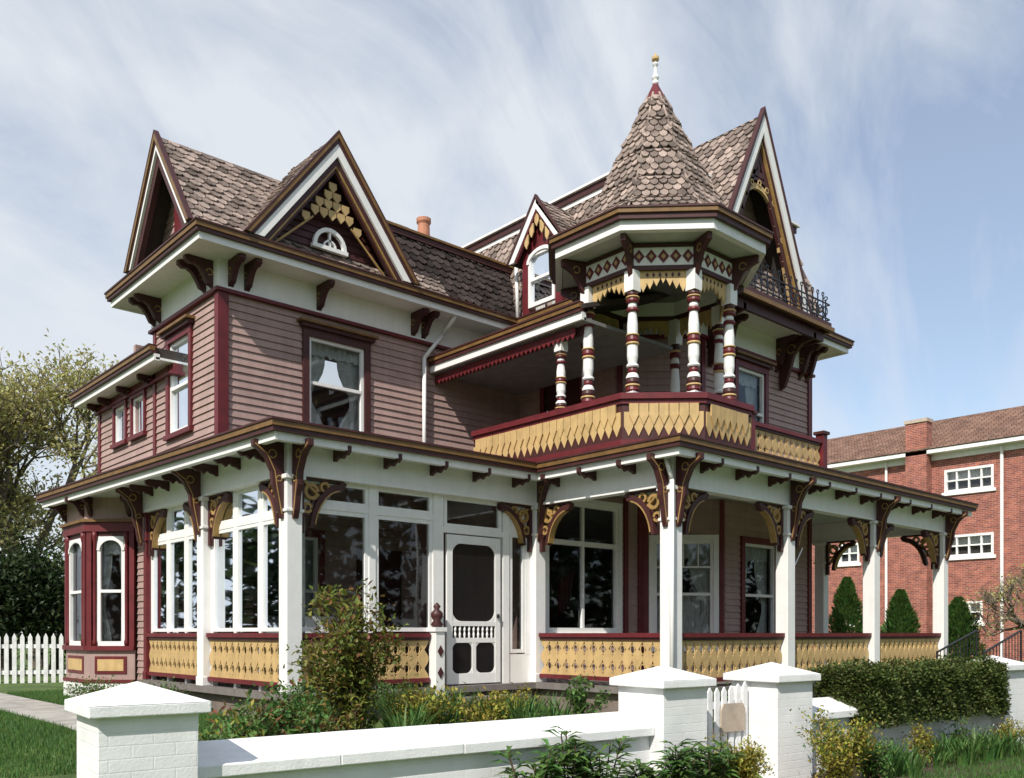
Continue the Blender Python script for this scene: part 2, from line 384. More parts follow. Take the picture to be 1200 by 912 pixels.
box(FLw,11.0,11.9,4.15,6.2,-.08,-.05,G('balcony_door','darkred')); box(FLw,10.9,11.0,4.15,6.3,-.02,.05,red); box(FLw,11.9,12.0,4.15,6.3,-.02,.05,red); box(FLw,11.0,11.9,6.2,6.3,-.02,.05,red)
FC=cant((11.5,10.2),(12.5,9.2)); siding(FC,0,FC.L,4.1,6.62)
box(FC,.02,.12,4.1,6.6,.02,.045,red)
FR=front(9.2); siding(FR,12.5,16,4.1,6.62,[(13.55,14.4,4.8,6.3)])
window(FR,13.55,14.4,4.8,6.3,cas=.1,cur='half',hood=True)
box(FR,15.9,16.03,4.1,6.6,.02,.05,red); box(FR,12.5,12.6,4.1,6.6,.02,.045,red)
rw=G('rear_walls','siding')
wbox(15.9,15.98,9.25,16,.5,6.6,rw); wbox(5.6,15.98,16.0,16.1,.5,6.6,rw); wbox(5.65,11,17.8,17.85,.5,5.95,rw)
wbox(5.65,8,15.05,15.09,5.95,6.6,rw)
def cornice(path,zc,over,closed=False,name='main_cornice',frz=.42,soff='white',fm='white'):
    sweep(path,over-.09,over,zc-.09,zc-.025,G(name+'_crown','crown'),closed)
    sweep(path,over-.10,over+.015,zc-.025,zc,G(name+'_drip','darkred'),closed)
    sweep(path,over-.12,over-.02,zc-.14,zc-.09,G(name+'_bead','darkred'),closed)
    sweep(path,over-.16,over-.07,zc-.24,zc-.14,G(name+'_fascia','white'),closed)
    sweep(path,-.05,over-.10,zc-.225,zc-.19,G(name+'_soffit',soff),closed)
    if frz:
        sweep(path,-.03,.045,zc-.225-frz,zc-.226,G(name+'_frieze',fm),closed)
        sweep(path,-.03,.085,zc-.225-frz-.05,zc-.225-frz,G(name+'_bed_mould','red'),closed)
cornice(W,Zc,.6)
vprism([(8,15.1),(5.4,15.1),(5.3,12.3),(11.2,12.3),(11.2,9.9),(12.3,8.9),(16.2,8.9),(16.2,16),(8,16)],Zc-.18,Zc-.03,G('roof_slab','roofdeck'))
for u in(5.75,6.0,7.2,9.0,9.22,10.9): bracket_small(FL,u,Zc-.226,.46,.40,.085)
for u in(12.75,13.0,14.75,14.98): bracket_small(LL,u,Zc-.226,.46,.42,.085)
for u in(10.6,12.3): bracket_small(FLw,u,Zc-.226,.46,.40,.085)
for u in(12.7,13.2,14.8,15.6,15.85): bracket_small(FR,u,Zc-.226,.46,.6,.085)
cornice([(7.5,18.0),(5.6,17.9),(5.6,14.2)],6.1,.42,name='side_wing_cornice',frz=.12,fm='red')
vprism([(5.3,17.95),(5.3,14.25),(8,14.25),(8,17.95)],5.92,6.07,G('side_wing_roof','roofdeck'))
for u in(15.2,16.2,17.2,17.8): bracket_small(LL,u,5.87,.26,.2,.06)
# front gable
GF=front(12.0)
uc,hw,zb,za=7.2,1.45,Zc+.02,9.15
roof_face([(uc-hw,13.3,zb),(uc-hw,11.98,zb),(uc,11.98,za),(uc,13.3,za)],name='front_gable_roof')
roof_face([(uc+hw,11.98,zb),(uc+hw,13.3,zb),(uc,13.3,za),(uc,11.98,za)],name='front_gable_roof')
gable_rake(GF,uc,hw+.06,zb,za+.08,[(0,.02,-.02,.055,'darkred'),(.02,.07,-.02,.05,'crown'),(.07,.12,-.02,.03,'darkred'),(.12,.24,-.03,.02,'white'),(.24,.31,-.10,-.02,'darkred'),(.31,.335,-.1,-.03,'gild'),(.335,.37,-.12,-.06,'darkred')],'front_gable_bargeboard')
siding(front(12.32),uc-1.2,uc+1.2,zb,za-.3,name='front_gable_boards',m='darkred',zfun=lambda z:(uc-hw*(za-z)/(za-zb)+.10,uc+hw*(za-z)/(za-zb)-.10))
gp=G('front_gable_fretwork','gold'); f2=front(12.16)
za_in=za+.08-.38*math.hypot(hw,za-zb)/hw
for row in range(5):
    zt=za_in-.12-row*.14; hwid=(hw)*(za_in-zt+.02)/(za-zb); n=max(1,int(2*hwid/.15))
    for k in range(n):
        x=uc+(k-(n-1)/2)*.15
        if row>=4 and abs(x-uc)<.30: continue
        prism(f2,[(x-.066,zt),(x+.066,zt),(x+.066,zt-.08),(x,zt-.155),(x-.066,zt-.08)],0,.034-row*.004,gp)
for s in(-1,1):
    ribbon(f2,[(uc+s*.33,za_in-.72),(uc+s*.95,zb+.05)],.03,0,.02,G('front_gable_fret_lines','gild'))
f3=front(12.26)
ribbon(f3,arc(uc,zb+.26,.26,0,180,12),.06,0,.06,G('gable_lunette','white')); box(f3,uc-.31,uc+.31,zb+.20,zb+.26,0,.07,G('gable_lunette','white'))
box(f3,uc-.015,uc+.015,zb+.26,zb+.50,0,.05,G('gable_lunette','white'))
ribbon(f3,arc(uc,zb+.26,.1,0,180,8),.025,0,.05,G('gable_lunette','white'))
# side gable
GL=left(5.0); yc,hw2,za2=13.4,1.22,8.92
roof_face([(4.98,yc-hw2,zb),(9.5,yc-hw2,zb),(9.5,yc,za2),(4.98,yc,za2)],name='side_gable_roof')
slab([(4.98,yc+hw2,zb),(9.5,yc+hw2,zb),(9.5,yc,za2),(4.98,yc,za2)],.05,G('side_gable_roof_deck','roofdeck'))
prism(left(9.45),[(yc-hw2,zb),(yc+hw2,zb),(yc,za2-.05)],0,.05,G('side_gable_end','darkred'))
gable_rake(GL,yc,hw2+.06,zb,za2+.08,[(0,.02,-.02,.055,'darkred'),(.02,.085,-.02,.05,'crown'),(.085,.12,-.02,.03,'darkred'),(.12,.17,-.03,.02,'white'),(.17,.30,-.10,-.02,'darkred')],'side_gable_bargeboard')
siding(left(5.4),yc-1.1,yc+1.1,zb,za2,name='side_gable_wall',zfun=lambda z:(yc-hw2*(za2-z)/(za2-zb)+.06,yc+hw2*(za2-z)/(za2-zb)-.06))
box(left(5.38),yc-.17,yc+.17,zb+.25,zb+.8,0,.06,G('side_gable_vent','red'))
# wing mansard
frustum([(8.1,12.3),(11.4,12.3),(11.4,15.2),(8.1,15.2)],Zc,[(8.5,12.82),(11.4,12.82),(11.4,14.9),(8.5,14.9)],8.42,G('wing_mansard_deck','roofdeck'))
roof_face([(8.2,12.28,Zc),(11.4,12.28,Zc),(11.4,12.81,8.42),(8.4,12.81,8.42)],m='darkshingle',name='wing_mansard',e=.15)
sweep([(8.4,14.9),(8.4,12.82),(11.6,12.82)],-.06,.08,8.40,8.50,G('wing_mansard_cap','darkred'))
sweep([(8.4,14.9),(8.4,12.82),(11.6,12.82)],.0,.11,8.50,8.54,G('wing_mansard_cap_edge','crown'))
bx0,bx1,by0,by1=11.15,16.2,8.9,16
frustum([(bx0,by0),(bx1,by0),(bx1,by1),(bx0,by1)],Zc-.01,[(11.72,9.45),(15.7,9.45),(15.7,15.6),(11.72,15.6)],9.3,G('mansard_deck','roofdeck'))
roof_face([(bx0-.01,16,Zc),(bx0-.01,9.6,Zc),(11.70,9.6,9.3),(11.70,15.6,9.3)],name='mansard',m='shingle')
roof_face([(11.2,8.88,Zc),(16.2,8.88,Zc),(15.7,9.43,9.3),(11.72,9.43,9.3)],name='mansard',m='shingle')
tp=[(11.72,15.6),(11.72,9.45),(15.7,9.45),(15.7,15.6)]
sweep(tp,-.03,.07,9.26,9.34,G('mansard_cap_base','white')); sweep(tp,-.04,.1,9.34,9.46,G('mansard_cap','darkred')); sweep(tp,.0,.15,9.46,9.50,G('mansard_cap_edge','white'))
vprism([(11.7,15.6),(11.7,9.45),(15.7,9.45),(15.7,15.6)],9.31,9.45,G('mansard_top','roofdeck'))
# dormer
DY=11.4; DX=10.93; fd=left(DX)
G_d=G('dormer_walls','red')
box(fd,DY-.5,DY-.33,Zc,8.35,-1.0,0,G_d); box(fd,DY+.33,DY+.5,Zc,8.35,-1.0,0,G_d); box(fd,DY-.33,DY+.33,8.3,8.36,-1.0,0,G_d)
window(fd,DY-.33,DY+.33,Zc+.1,8.3,cas=0,cur='half',sash=.06)
ribbon(fd,arc(DY,8.12,.33,0,180,12,.2),.06,0,.04,G('dormer_arch','white'))
prism(fd,[(DY-.5,8.35),(DY+.5,8.35),(DY,9.0)],-.1,0,G('dormer_pediment','red'))
roof_face([(10.78,DY-.72,8.22),(12.2,DY-.72,8.22),(12.2,DY,9.15),(10.78,DY,9.15)],name='dormer_roof',w=.14,e=.12)
slab([(10.78,DY+.72,8.22),(12.2,DY+.72,8.22),(12.2,DY,9.15),(10.78,DY,9.15)],.05,G('dormer_roof_deck','roofdeck'))
gable_rake(left(10.8),DY,.76,8.2,9.22,[(0,.04,-.02,.04,'darkred'),(.04,.15,-.03,.02,'white'),(.15,.19,-.05,.0,'red')],'dormer_bargeboard')
for k in range(5):
    x=DY+(k-2)*.13; zt=8.91-abs(k-2)*.16
    prism(left(10.82),[(x-.05,zt),(x+.05,zt),(x+.05,zt-.16),(x,zt-.24),(x-.05,zt-.16)],0,.02,G('dormer_fretwork','gold'))
# balcony roof
bp_=[(9.32,12.56),(9.32,8.95)]
sweep(bp_,-.08,.0,6.26,6.32,G('balcony_roof_crown','crown')); sweep(bp_,-.09,.015,6.32,6.345,G('balcony_roof_drip','darkred')); sweep(bp_,-.10,-.02,6.20,6.26,G('balcony_roof_bead','darkred')); sweep(bp_,-.14,-.05,6.09,6.20,G('balcony_roof_fascia','white'))
slab([(9.36,12.56,6.3),(9.36,8.9,6.3),(11.4,8.9,6.98),(11.4,12.56,6.98)],.06,G('balcony_roof','roofdeck'))
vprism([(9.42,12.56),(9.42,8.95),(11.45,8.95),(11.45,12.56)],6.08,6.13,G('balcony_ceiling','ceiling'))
sweep([(9.6,12.58),(9.6,9.1)],-.03,.03,5.96,6.08,G('balcony_beam','darkred'))
fb=left(9.55)
y=9.2
while y<12.5:
    prism(fb,[(y,6.06),(y+.1,6.06),(y+.1,5.97),(y+.05,5.90),(y,5.97)],.045,.065,G('balcony_roof_scallops','red')); y+=.1
def column(x,y,z0,z1,r=.085,name='balcony_columns'):
    H=z1-z0
    S=[(0,.05,1.5,1.5,'white'),(.05,.09,1.25,1.25,'red'),(.09,.11,1.35,1.35,'gold'),(.11,.16,1.15,1.15,'darkred'),(.16,.20,1.3,.9,'white'),(.20,.245,.85,.85,'red'),(.245,.27,1.1,1.1,'white'),(.27,.42,.85,1.05,'white'),(.42,.44,1.2,1.2,'gold'),(.44,.49,1.1,1.1,'red'),(.49,.505,1.2,1.2,'gold'),(.505,.68,1.05,.8,'white'),(.68,.71,1.1,1.1,'red'),(.71,.75,.8,.8,'white'),(.75,.785,1.15,1.15,'red'),(.785,.80,1.25,1.25,'gold'),(.80,.84,1.0,1.0,'darkred'),(.84,1,1.45,1.45,'white')]
    for a,b,c,d,m in S:
        sq=(m=='white' and c>=1.45)
        lathe(x,y,[(r*c*(.9 if not sq else 1),z0+H*a),(r*(c+d)/2*1.04,z0+H*(a*.6+b*.4)),(r*d*(.92 if not sq else 1),z0+H*b)],G(name+'_'+m,m),4 if sq else 16,pi/4 if sq else 0)
column(9.6,9.6,4.85,6.0,.07)
# ------------------------------------------------------------------ tower
TX,TY=10.65,8.65
def octv(r,cx=TX,cy=TY): return [(cx+r*math.cos(math.radians(22.5+45*k)),cy+r*math.sin(math.radians(22.5+45*k))) for k in range(8)]
O1=octv(1.1)
for k,(x,y) in enumerate(O1):
    if k in(1,): continue
    column(x,y,4.85 if k in(3,4,5,6,7) else 4.2,6.62,.078,'tower_columns')
sweep(O1,-.06,.06,6.62,6.68,G('tower_frieze_base','darkred'),True)
sweep(O1,-.05,.05,6.68,6.93,G('tower_frieze','white'),True)
sweep(O1,-.06,.07,6.93,6.98,G('tower_frieze_top','darkred'),True)
OE=octv(1.12)
sweep(OE,.47,.55,7.19,7.25,G('tower_cornice_crown','crown'),True)
sweep(OE,.46,.565,7.25,7.275,G('tower_cornice_drip','darkred'),True)
sweep(OE,.42,.52,7.12,7.19,G('tower_cornice_bead','darkred'),True)
sweep(OE,.36,.46,6.99,7.12,G('tower_cornice_fascia','white'),True)
vprism(octv(1.5),7.0,7.04,G('tower_ceiling','porchceil'))
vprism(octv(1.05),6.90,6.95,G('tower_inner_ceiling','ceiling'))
vprism(octv(1.6),7.18,7.24,G('tower_roof_base','roofdeck'))
for k in range(8):
    a=O1[k]; b=O1[(k+1)%8]; f=cant(a,b); Lh=f.L
    n=5
    for i in range(n):
        c=Lh*(i+.5)/n; w=Lh/n*.47
        prism(f,[(c-w,6.805),(c,6.71),(c+w,6.805),(c,6.90)],.05,.06,G('tower_frieze_diamonds','red'))
        w*=.4; prism(f,[(c-w,6.805),(c,6.765),(c+w,6.805),(c,6.845)],.06,.066,G('tower_frieze_diamond_centres','gold'))
    pts=[(.1,6.62),(Lh-.1,6.62)]; n=7; low=[]
    for i in range(n):
        u0=Lh-.1-(Lh-.2)*i/n; u1=Lh-.1-(Lh-.2)*(i+1)/n; t=abs((i+.5)/n-.5)*2; d=.08+.14*t
        low+=[(u0,6.62-d),((u0+u1)/2,6.62-d-.09),(u1,6.62-d+.005)]
    prism(f,pts+low,-.012,.012,G('tower_lace','gold'))
    for i in range(6):
        u=.16+(Lh-.32)*(i+.5)/6
        prism(f,[(u-.022,6.565),(u,6.53),(u+.022,6.565),(u,6.60)],.012,.017,G('tower_lace_piercings','darkred'))
    x,y=a; dx,dy=x-TX,y-TY; l=math.hypot(dx,dy); dx/=l; dy/=l
    ff=Fr(x,y,dx,dy,-dy,dx)
    prism(ff,[(.05,6.99),(.42,6.99),(.42,6.90),(.34,6.86),(.24,6.80),(.17,6.68),(.1,6.55),(.05,6.50)],-.035,.035,G('tower_brackets','darkred'))
    ribbon(ff,arc(.2,6.86,.05,0,320,8),.014,-.04,.04,G('tower_bracket_gilding','gild'))
prof=[(1.46,7.25),(1.08,7.66),(.87,8.05),(.63,8.55),(.34,9.15),(.12,9.62)]
for i in range(len(prof)-1):
    r0,z0=prof[i]; r1,z1=prof[i+1]; A=octv(r0); B=octv(r1)
    for k in range(8):
        j=(k+1)%8
        roof_face([(*A[k],z0),(*A[j],z0),(*B[j],z1),(*B[k],z1)],name='spire',m='shingle',w=.125,e=.118,thick=.02)
    for k in range(8):
        tube((*A[k],z0+.02),(*B[k],z1+.02),.02,.02,G('spire_hips','shingle'),5)
lathe(TX,TY,[(.17,9.55),(.11,9.68),(.05,9.80),(.045,9.82)],G('spire_cap','red'),8,pi/8)
lathe(TX,TY,[(.03,9.8),(.05,9.84),(.035,9.88),(.055,9.92),(.03,9.98),(.022,10.08),(.045,10.12),(.02,10.16),(.01,10.17)],G('finial','white'),12)
lathe(TX,TY,[(.02,10.16),(.055,10.19),(.055,10.23),(.02,10.26),(.005,10.30)],G('finial_ball','gold'),12)
# balcony parapet
PP=[(9.35,11.3),(9.35,8.15),(10.13,7.4),(11.17,7.4),(11.92,8.1),(11.92,8.8)]
sweep(PP,-.04,.04,4.10,4.72,G('parapet_backing','darkred'))
sweep(PP,-.03,.09,4.10,4.22,G('parapet_base','red'))
sweep(PP,-.08,.10,4.77,4.85,G('parapet_cap','red')); sweep(PP,-.05,.065,4.71,4.77,G('parapet_cap_mould','red'))
for i in range(len(PP)-1):
    f=cant(PP[i],PP[i+1]); Lh=f.L; n=max(2,round(Lh/.14)); s=Lh/n
    for row,(zt,zz,nn) in enumerate(((4.60,4.27,.047),(4.71,4.42,.070))):
        for k in range(-1,n+1):
            c=(k+.5)*s+(s/2 if row else 0)
            lo,hi=c-s/2+.005,c+s/2-.005
            if hi>Lh+.02 or lo<-.02: continue
            prism(f,[(lo,zt),(hi,zt),(hi,zz+.13),(c,zz),(lo,zz+.13)],nn-.012,nn+RU(.004,.012),G('parapet_scales','gold'))
vprism([(9.4,11.3),(9.4,8.2),(10.15,7.45),(11.15,7.45),(11.9,8.1),(11.9,9.6),(11.4,10.2),(11.4,11.3)],4.12,4.18,G('balcony_floor','floorwood'))
railing((12.2,8.0),(14.25,8.0),4.35,4.9,name='roof_balustrade'); 
for x in(12.13,14.32): wbox(x-.07,x+.07,7.93,8.07,4.08,5.0,G('roof_balustrade_posts','red')); wbox(x-.1,x+.1,7.9,8.1,5.0,5.05,G('roof_balustrade_caps','darkred'))
# ------------------------------------------------------------------ big gable
bu,bh,bzb,bza=13.45,1.5,Zc+.05,10.42; fy=8.62
roof_face([(bu-bh,12.5,bzb),(bu-bh,fy,bzb),(bu,fy,bza),(bu,12.5,bza)],name='great_gable_roof')
roof_face([(bu+bh,fy,bzb),(bu+bh,12.5,bzb),(bu,12.5,bza),(bu,fy,bza)],name='great_gable_roof')
BG=front(fy)
gable_rake(BG,bu,bh+.07,bzb,bza+.13,[(0,.045,-.02,.07,'darkred'),(.045,.19,-.03,.05,'white'),(.19,.23,-.06,.02,'darkred'),(.23,.27,-.06,.0,'gild'),(.27,.38,-.10,-.04,'darkred')],'great_gable_bargeboard')
siding(front(9.15),bu-bh,bu+bh,bzb,bza,[(bu-.4,bu+.4,7.45,8.75)],name='great_gable_wall',zfun=lambda z:(bu-bh*(bza-z)/(bza-bzb)+.05,bu+bh*(bza-z)/(bza-bzb)-.05))
window(front(9.15),bu-.4,bu+.4,7.45,8.75,cas=.08,cur='half')
gf=G('great_gable_fretwork','gold'); gr=G('great_gable_truss','darkred'); bf=front(8.72)
ribbon(bf,arc(bu,8.1,.70,10,170,18,1.12),.09,0,.05,gf)
ribbon(bf,arc(bu,8.1,.80,8,172,18,1.24),.05,-.01,.06,gr)
for k in range(9):
    a=math.radians(20+k*17.5); ribbon(bf,arc(bu+.75*math.cos(a),8.1+1.18*math.sin(a),.045,0,340,8),.02,.05,.065,gf)
box(bf,bu-.42,bu+.42,9.38,9.47,0,.06,gr); ribbon(bf,[(bu,9.47),(bu,10.05)],.07,0,.05,gr)
for z in(9.56,9.70): 
    w=.30-(z-9.56)*.9
    prism(bf,[(bu-w,z),(bu+w,z),(bu+w-.03,z+.05),(bu-w+.03,z+.05)],0.0,.04,gf)
for s in(-1,1):
    ribbon(bf,[(bu+s*.28,9.5),(bu+s*.04,9.92)],.04,0,.04,gf); ribbon(bf,arc(bu+s*.13,9.6,.06,0,330,9),.025,.0,.04,gf)
    ribbon(bf,[(bu+s*.72,8.3),(bu+s*1.05,7.45)],.06,0,.05,gf)
    for k in range(7):
        t=k/7; z=7.6+t*1.9; x=bu+s*(bh*(bza-z)/(bza-bzb)-.30)
        prism(front(8.68),[(x-.06,z),(x+.06,z+.0),(x+.02,z+.14),(x-.02,z+.14)],0,.02,gf)
vprism([(12.2,9.0),(12.2,8.35),(15.3,8.35),(15.3,9.0)],7.14,7.23,G('balconet_floor','darkred'))
sweep([(12.2,9.0),(12.2,8.35),(15.3,8.35),(15.3,9.0)],-.02,.04,7.07,7.14,G('balconet_edge','crown'))
sweep([(12.3,8.9),(12.3,8.45),(15.2,8.45),(15.2,8.9)],-.05,-.0,6.9,7.06,G('balconet_apron','darkred'))
ir=G('iron_cresting','iron')
for f,a,b in((front(8.37),12.25,15.25),(left(15.27),8.37,8.95)):
    box(f,a,b,7.28,7.30,-.01,.01,ir); box(f,a,b,7.55,7.57,-.01,.01,ir)
    u=a+.08
    while u<b-.05:
        ribbon(f,[(u,7.24),(u,7.68)],.02,-.008,.008,ir); ribbon(f,arc(u,7.70,.035,0,330,7),.015,-.007,.007,ir)
        ribbon(f,arc(u+.09,7.42,.07,0,350,10),.018,-.006,.006,ir); u+=.18
for x in(12.7,14.9):
    f=Fr(x,9.15,0,-1,1,0)
    prism(f,[(0,7.0),(.7,7.0),(.7,6.9),(.45,6.85),(.3,6.7),(.2,6.4),(.1,6.15),(0,6.1)],-.04,.04,G('balconet_brackets','darkred'))
    ribbon(f,arc(.25,6.8,.08,0,320,9),.018,-.05,.05,G('balconet_bracket_gilding','gild'))
wbox(10.7,11.05,14.6,15.0,8.3,9.5,G('chimney_stack','terracotta')); lathe(10.88,14.8,[(.16,9.5),(.13,9.6),(.12,9.85),(.15,9.9),(.15,9.97),(.1,9.97)],G('chimney_pot','terracotta'))
wp=G('downspouts','white',smooth=True)
def pipe(pts,r=.035,pt=wp):
    for a,b in zip(pts,pts[1:]): tube(a,b,r,r,pt,8)
pipe([(9.6,12.1,7.05),(9.55,12.45,6.75),(9.2,12.5,6.3),(9.2,12.5,4.1)])
pipe([(11.3,12.45,8.5),(11.05,12.2,8.35),(11.0,12.1,7.3)])
# ------------------------------------------------------------------ PORCH
EV=[(6.2,17.9),(4.5,17.9),(4.9,9.6),(9.1,9.6),(9.1,7.0),(18.4,7.0),(18.4,12.5)]
Ze=4.1
sweep(EV,-.09,.0,4.01,4.075,G('porch_eave_crown','crown')); sweep(EV,-.10,.015,4.075,Ze,G('porch_eave_drip','darkred')); sweep(EV,-.13,-.02,3.955,4.01,G('porch_eave_bead','darkred')); sweep(EV,-.17,-.08,3.86,3.955,G('porch_eave_fascia','white'))
dk=[(4.62,17.8),(5.02,9.72),(9.22,9.72),(9.22,7.12),(18.28,7.12),(18.28,12.5),(16.1,12.5),(16.1,17.8)]
vprism(dk,3.92,4.0,G('porch_ceiling','porchceil')); vprism([(4.55,17.85),(4.95,9.65),(9.15,9.65),(9.15,7.05),(18.35,7.05),(18.35,12.5),(16.1,12.5),(16.1,17.85)],4.02,4.07,G('porch_roof','darkred'))
PL=[(5.4,14.9),(5.4,10.1),(9.56,10.1),(9.56,7.5),(17.9,7.5),(17.9,12)]
sweep(PL,-.07,.07,3.58,3.92,G('porch_beam','white')); sweep(PL,-.09,.09,3.54,3.58,G('porch_beam_mould','white'))
fl=[(5.28,14.9),(5.28,9.98),(9.44,9.98),(9.44,7.38),(18.02,7.38),(18.02,12.5),(16,12.5),(16,14.9)]
vprism(fl,.76,.85,G('porch_floor','floorwood'))
vprism([(5.4,14.9),(5.4,10.1),(9.55,10.1),(9.55,7.5),(17.9,7.5),(17.9,12.5),(16,12.5),(16,14.9)],.2,.76,G('porch_skirt','found'))
def post(x,y,m='white',w=.105):
    p=G('porch_posts',m); wbox(x-w,x+w,y-w,y+w,.85,3.54,p)
    wbox(x-w-.012,x+w+.012,y-w-.012,y+w+.012,.85,.98,p); wbox(x-w-.02,x+w+.02,y-w-.02,y+w+.02,3.08,3.12,p)
    wbox(x-w-.035,x+w+.035,y-w-.035,y+w+.035,3.48,3.535,p)
for x,y in((5.4,10.1),(5.4,12.57),(9.56,10.1),(9.56,7.5),(12.35,7.5),(15.1,7.5),(17.9,7.5),(17.9,10)): post(x,y)
post(5.4,14.85,'red',.06)
pipe([(9.33,7.42,3.9),(9.40,7.36,3.6),(9.40,7.36,.5)],.03)
fF=front(10.1); fL=left(5.4); fR=front(7.5); fI=left(9.56)
zB=3.56
bracket_big(fF,5.51,zB,1); bracket_big(fF,9.45,zB,-1); bracket_big(fF,9.67,zB,1,.4,.6)
bracket_big(fL,10.21,zB,1); bracket_big(fL,12.46,zB,-1); bracket_big(fL,12.68,zB,1); bracket_big(fL,14.75,zB,-1)
for x in(9.56,12.35,15.1,17.9):
    if x<17: bracket_big(fR,x+.11,zB,1)
    if x>10: bracket_big(fR,x-.11,zB,-1)
bracket_big(fI,7.61,zB,1); bracket_big(fI,9.99,zB,-1); bracket_big(left(17.9),7.61,zB,1); bracket_big(left(17.9),9.89,zB,-1)
def outb(x,y,nx,ny,l=.40):
    f=Fr(x+nx*.105,y+ny*.105,nx,ny,ny,-nx)
    r=G('post_brackets','darkred'); g=G('post_bracket_gilding','gild')
    prism(f,[(0,3.92),(l,3.92),(l,3.84),(l*.8,3.80),(l*.6,3.72),(l*.40,3.56),(l*.36,3.40),(l*.24,3.27),(l*.17,3.1),(.03,3.0),(0,3.0)],-.035,.035,r)
    ribbon(f,arc(l*.38,3.77,.05,0,320,9),.014,-.040,.040,g); ribbon(f,arc(l*.16,3.48,.035,0,320,9),.012,-.040,.040,g)
    ribbon(f,[(l*.95,3.87),(l*.55,3.76),(l*.3,3.56),(l*.24,3.38),(.03,3.05)],.014,-.038,.038,g)
for x,y in((5.4,12.57),(5.4,10.1),(5.4,14.85)): outb(x,y,-1,0)
outb(5.4,10.1,0,-1); outb(9.56,7.5,-1,0,.36)
for x in(9.56,12.35,15.1,17.9): outb(x,7.5,0,-1)
outb(9.56,10.1,-.35,-.94,.4)
def small_run(fr,a,b,n):
    for i in range(n):
        bracket_small(fr,a+(b-a)*(i+.5)/n,3.92,.36,.15,.05,name='porch_eave_brackets',gild=False)
small_run(Fr(0,10.03,1,0,0,-1),5.6,9.4,5); small_run(Fr(5.33,0,0,1,-1,0),10.3,12.4,3); small_run(Fr(5.33,0,0,1,-1,0),12.8,14.8,3)
for a,b in((9.7,12.2),(12.5,15),(15.25,17.8)): small_run(Fr(0,7.43,1,0,0,-1),a,b,3)
small_run(Fr(9.49,0,0,1,-1,0),7.7,9.9,3)
railing((5.4,14.78),(5.4,12.68),backing=True); railing((5.4,12.46),(5.4,10.21),backing=True)
railing((5.51,10.1),(7.5,10.1),backing=True)
railing((9.56,9.98),(9.56,7.62)); railing((9.67,7.5),(12.24,7.5)); railing((12.46,7.5),(14.99,7.5)); railing((15.21,7.5),(17.8,7.5))
wbox(7.52,7.68,9.95,10.11,.45,1.62,G('newel_post','white')); wbox(7.50,7.70,9.93,10.13,.45,.75,G('newel_post','white')); wbox(7.50,7.70,9.93,10.13,1.62,1.68,G('newel_cap','white'))
lathe(7.6,10.03,[(.06,1.68),(.09,1.72),(.05,1.77),(.085,1.83),(.085,1.88),(.03,1.93),(.055,1.97),(.01,2.02)],G('newel_finial','darkred',smooth=True))
for z in(1.05,1.35): prism(front(9.95),[(7.55,z),(7.6,z-.08),(7.65,z),(7.6,z+.08)],0,.012,G('newel_diamond','darkred'))
wf=G('porch_sashes','white'); fW=front(10.16)
def pane(fr,u0,u1,z0,z1,fw=.055):
    box(fr,u0,u0+fw,z0,z1,-.03,.03,wf); box(fr,u1-fw,u1,z0,z1,-.03,.03,wf)
    box(fr,u0+fw,u1-fw,z0,z0+fw,-.03,.028,wf); box(fr,u0+fw,u1-fw,z1-fw,z1,-.03,.028,wf)
    glass(fr,u0+fw*.6,u1-fw*.6,z0+fw*.6,z1-fw*.6,0,'porch_glass')
for a,b in((5.52,6.55),(6.65,7.6)):
    pane(fW,a,b,1.62,3.17); pane(fW,a,b,3.24,3.54)
box(fW,6.55,6.65,.85,3.54,-.04,.045,wf); box(fW,7.60,7.78,.85,3.54,-.04,.045,wf)
box(fW,5.51,6.55,3.17,3.24,-.035,.04,wf); box(fW,6.65,7.60,3.17,3.24,-.035,.04,wf)
box(fW,8.9,9.02,.85,3.54,-.04,.045,wf); box(fW,7.78,8.9,3.02,3.10,-.035,.045,wf); pane(fW,7.80,8.88,3.1,3.54)
pane(fW,9.04,9.36,1.3,3.1); box(fW,9.02,9.45,.85,1.28,-.03,.03,wf); box(fW,9.02,9.45,3.1,3.54,-.03,.03,wf); box(fW,9.36,9.45,1.28,3.1,-.03,.035,wf)
d=G('screen_door','white'); fD=front(10.13); a,b=7.84,8.84
box(fD,a,a+.1,.87,3.0,-.02,.02,d); box(fD,b-.1,b,.87,3.0,-.02,.02,d)
for z0,z1 in((.87,1.02),(1.46,1.53),(1.70,1.77),(2.88,3.0)): box(fD,a+.1,b-.1,z0,z1,-.018,.018,d)
box(fD,(a+b)/2-.035,(a+b)/2+.035,1.02,1.46,-.017,.017,d)
for i in range(9):
    u=a+.16+i*.085; lathe(*fD.p(u,0,0)[:2],[(.012,1.53),(.02,1.58),(.01,1.615),(.02,1.65),(.012,1.70)],d,8)
def cornerfret(cu,cz,su,sz,r=.16):
    pts=[(cu,cz)]+[(cu+su*(r-r*math.sin(t)),cz+sz*(r-r*math.cos(t))) for t in [i*pi/2/6 for i in range(7)]]
    prism(fD,pts,-.012,.012,d)
for (u0,u1,z0,z1,r) in((a+.1,b-.1,1.77,2.88,.16),(a+.1,(a+b)/2-.035,1.02,1.46,.10),((a+b)/2+.035,b-.1,1.02,1.46,.10)):
    for cu,su in((u0,1),(u1,-1)):
        for cz,sz in((z0,1),(z1,-1)): cornerfret(cu,cz,su,sz,r)
G('screen_mesh','screen').add([fD.p(a+.05,.95),fD.p(b-.05,.95),fD.p(b-.05,2.95),fD.p(a+.05,2.95)],[(0,1,2,3)])
lathe(8.78,10.09,[(.02,1.82),(.025,1.85),(.02,1.88)],G('door_knob','iron'))
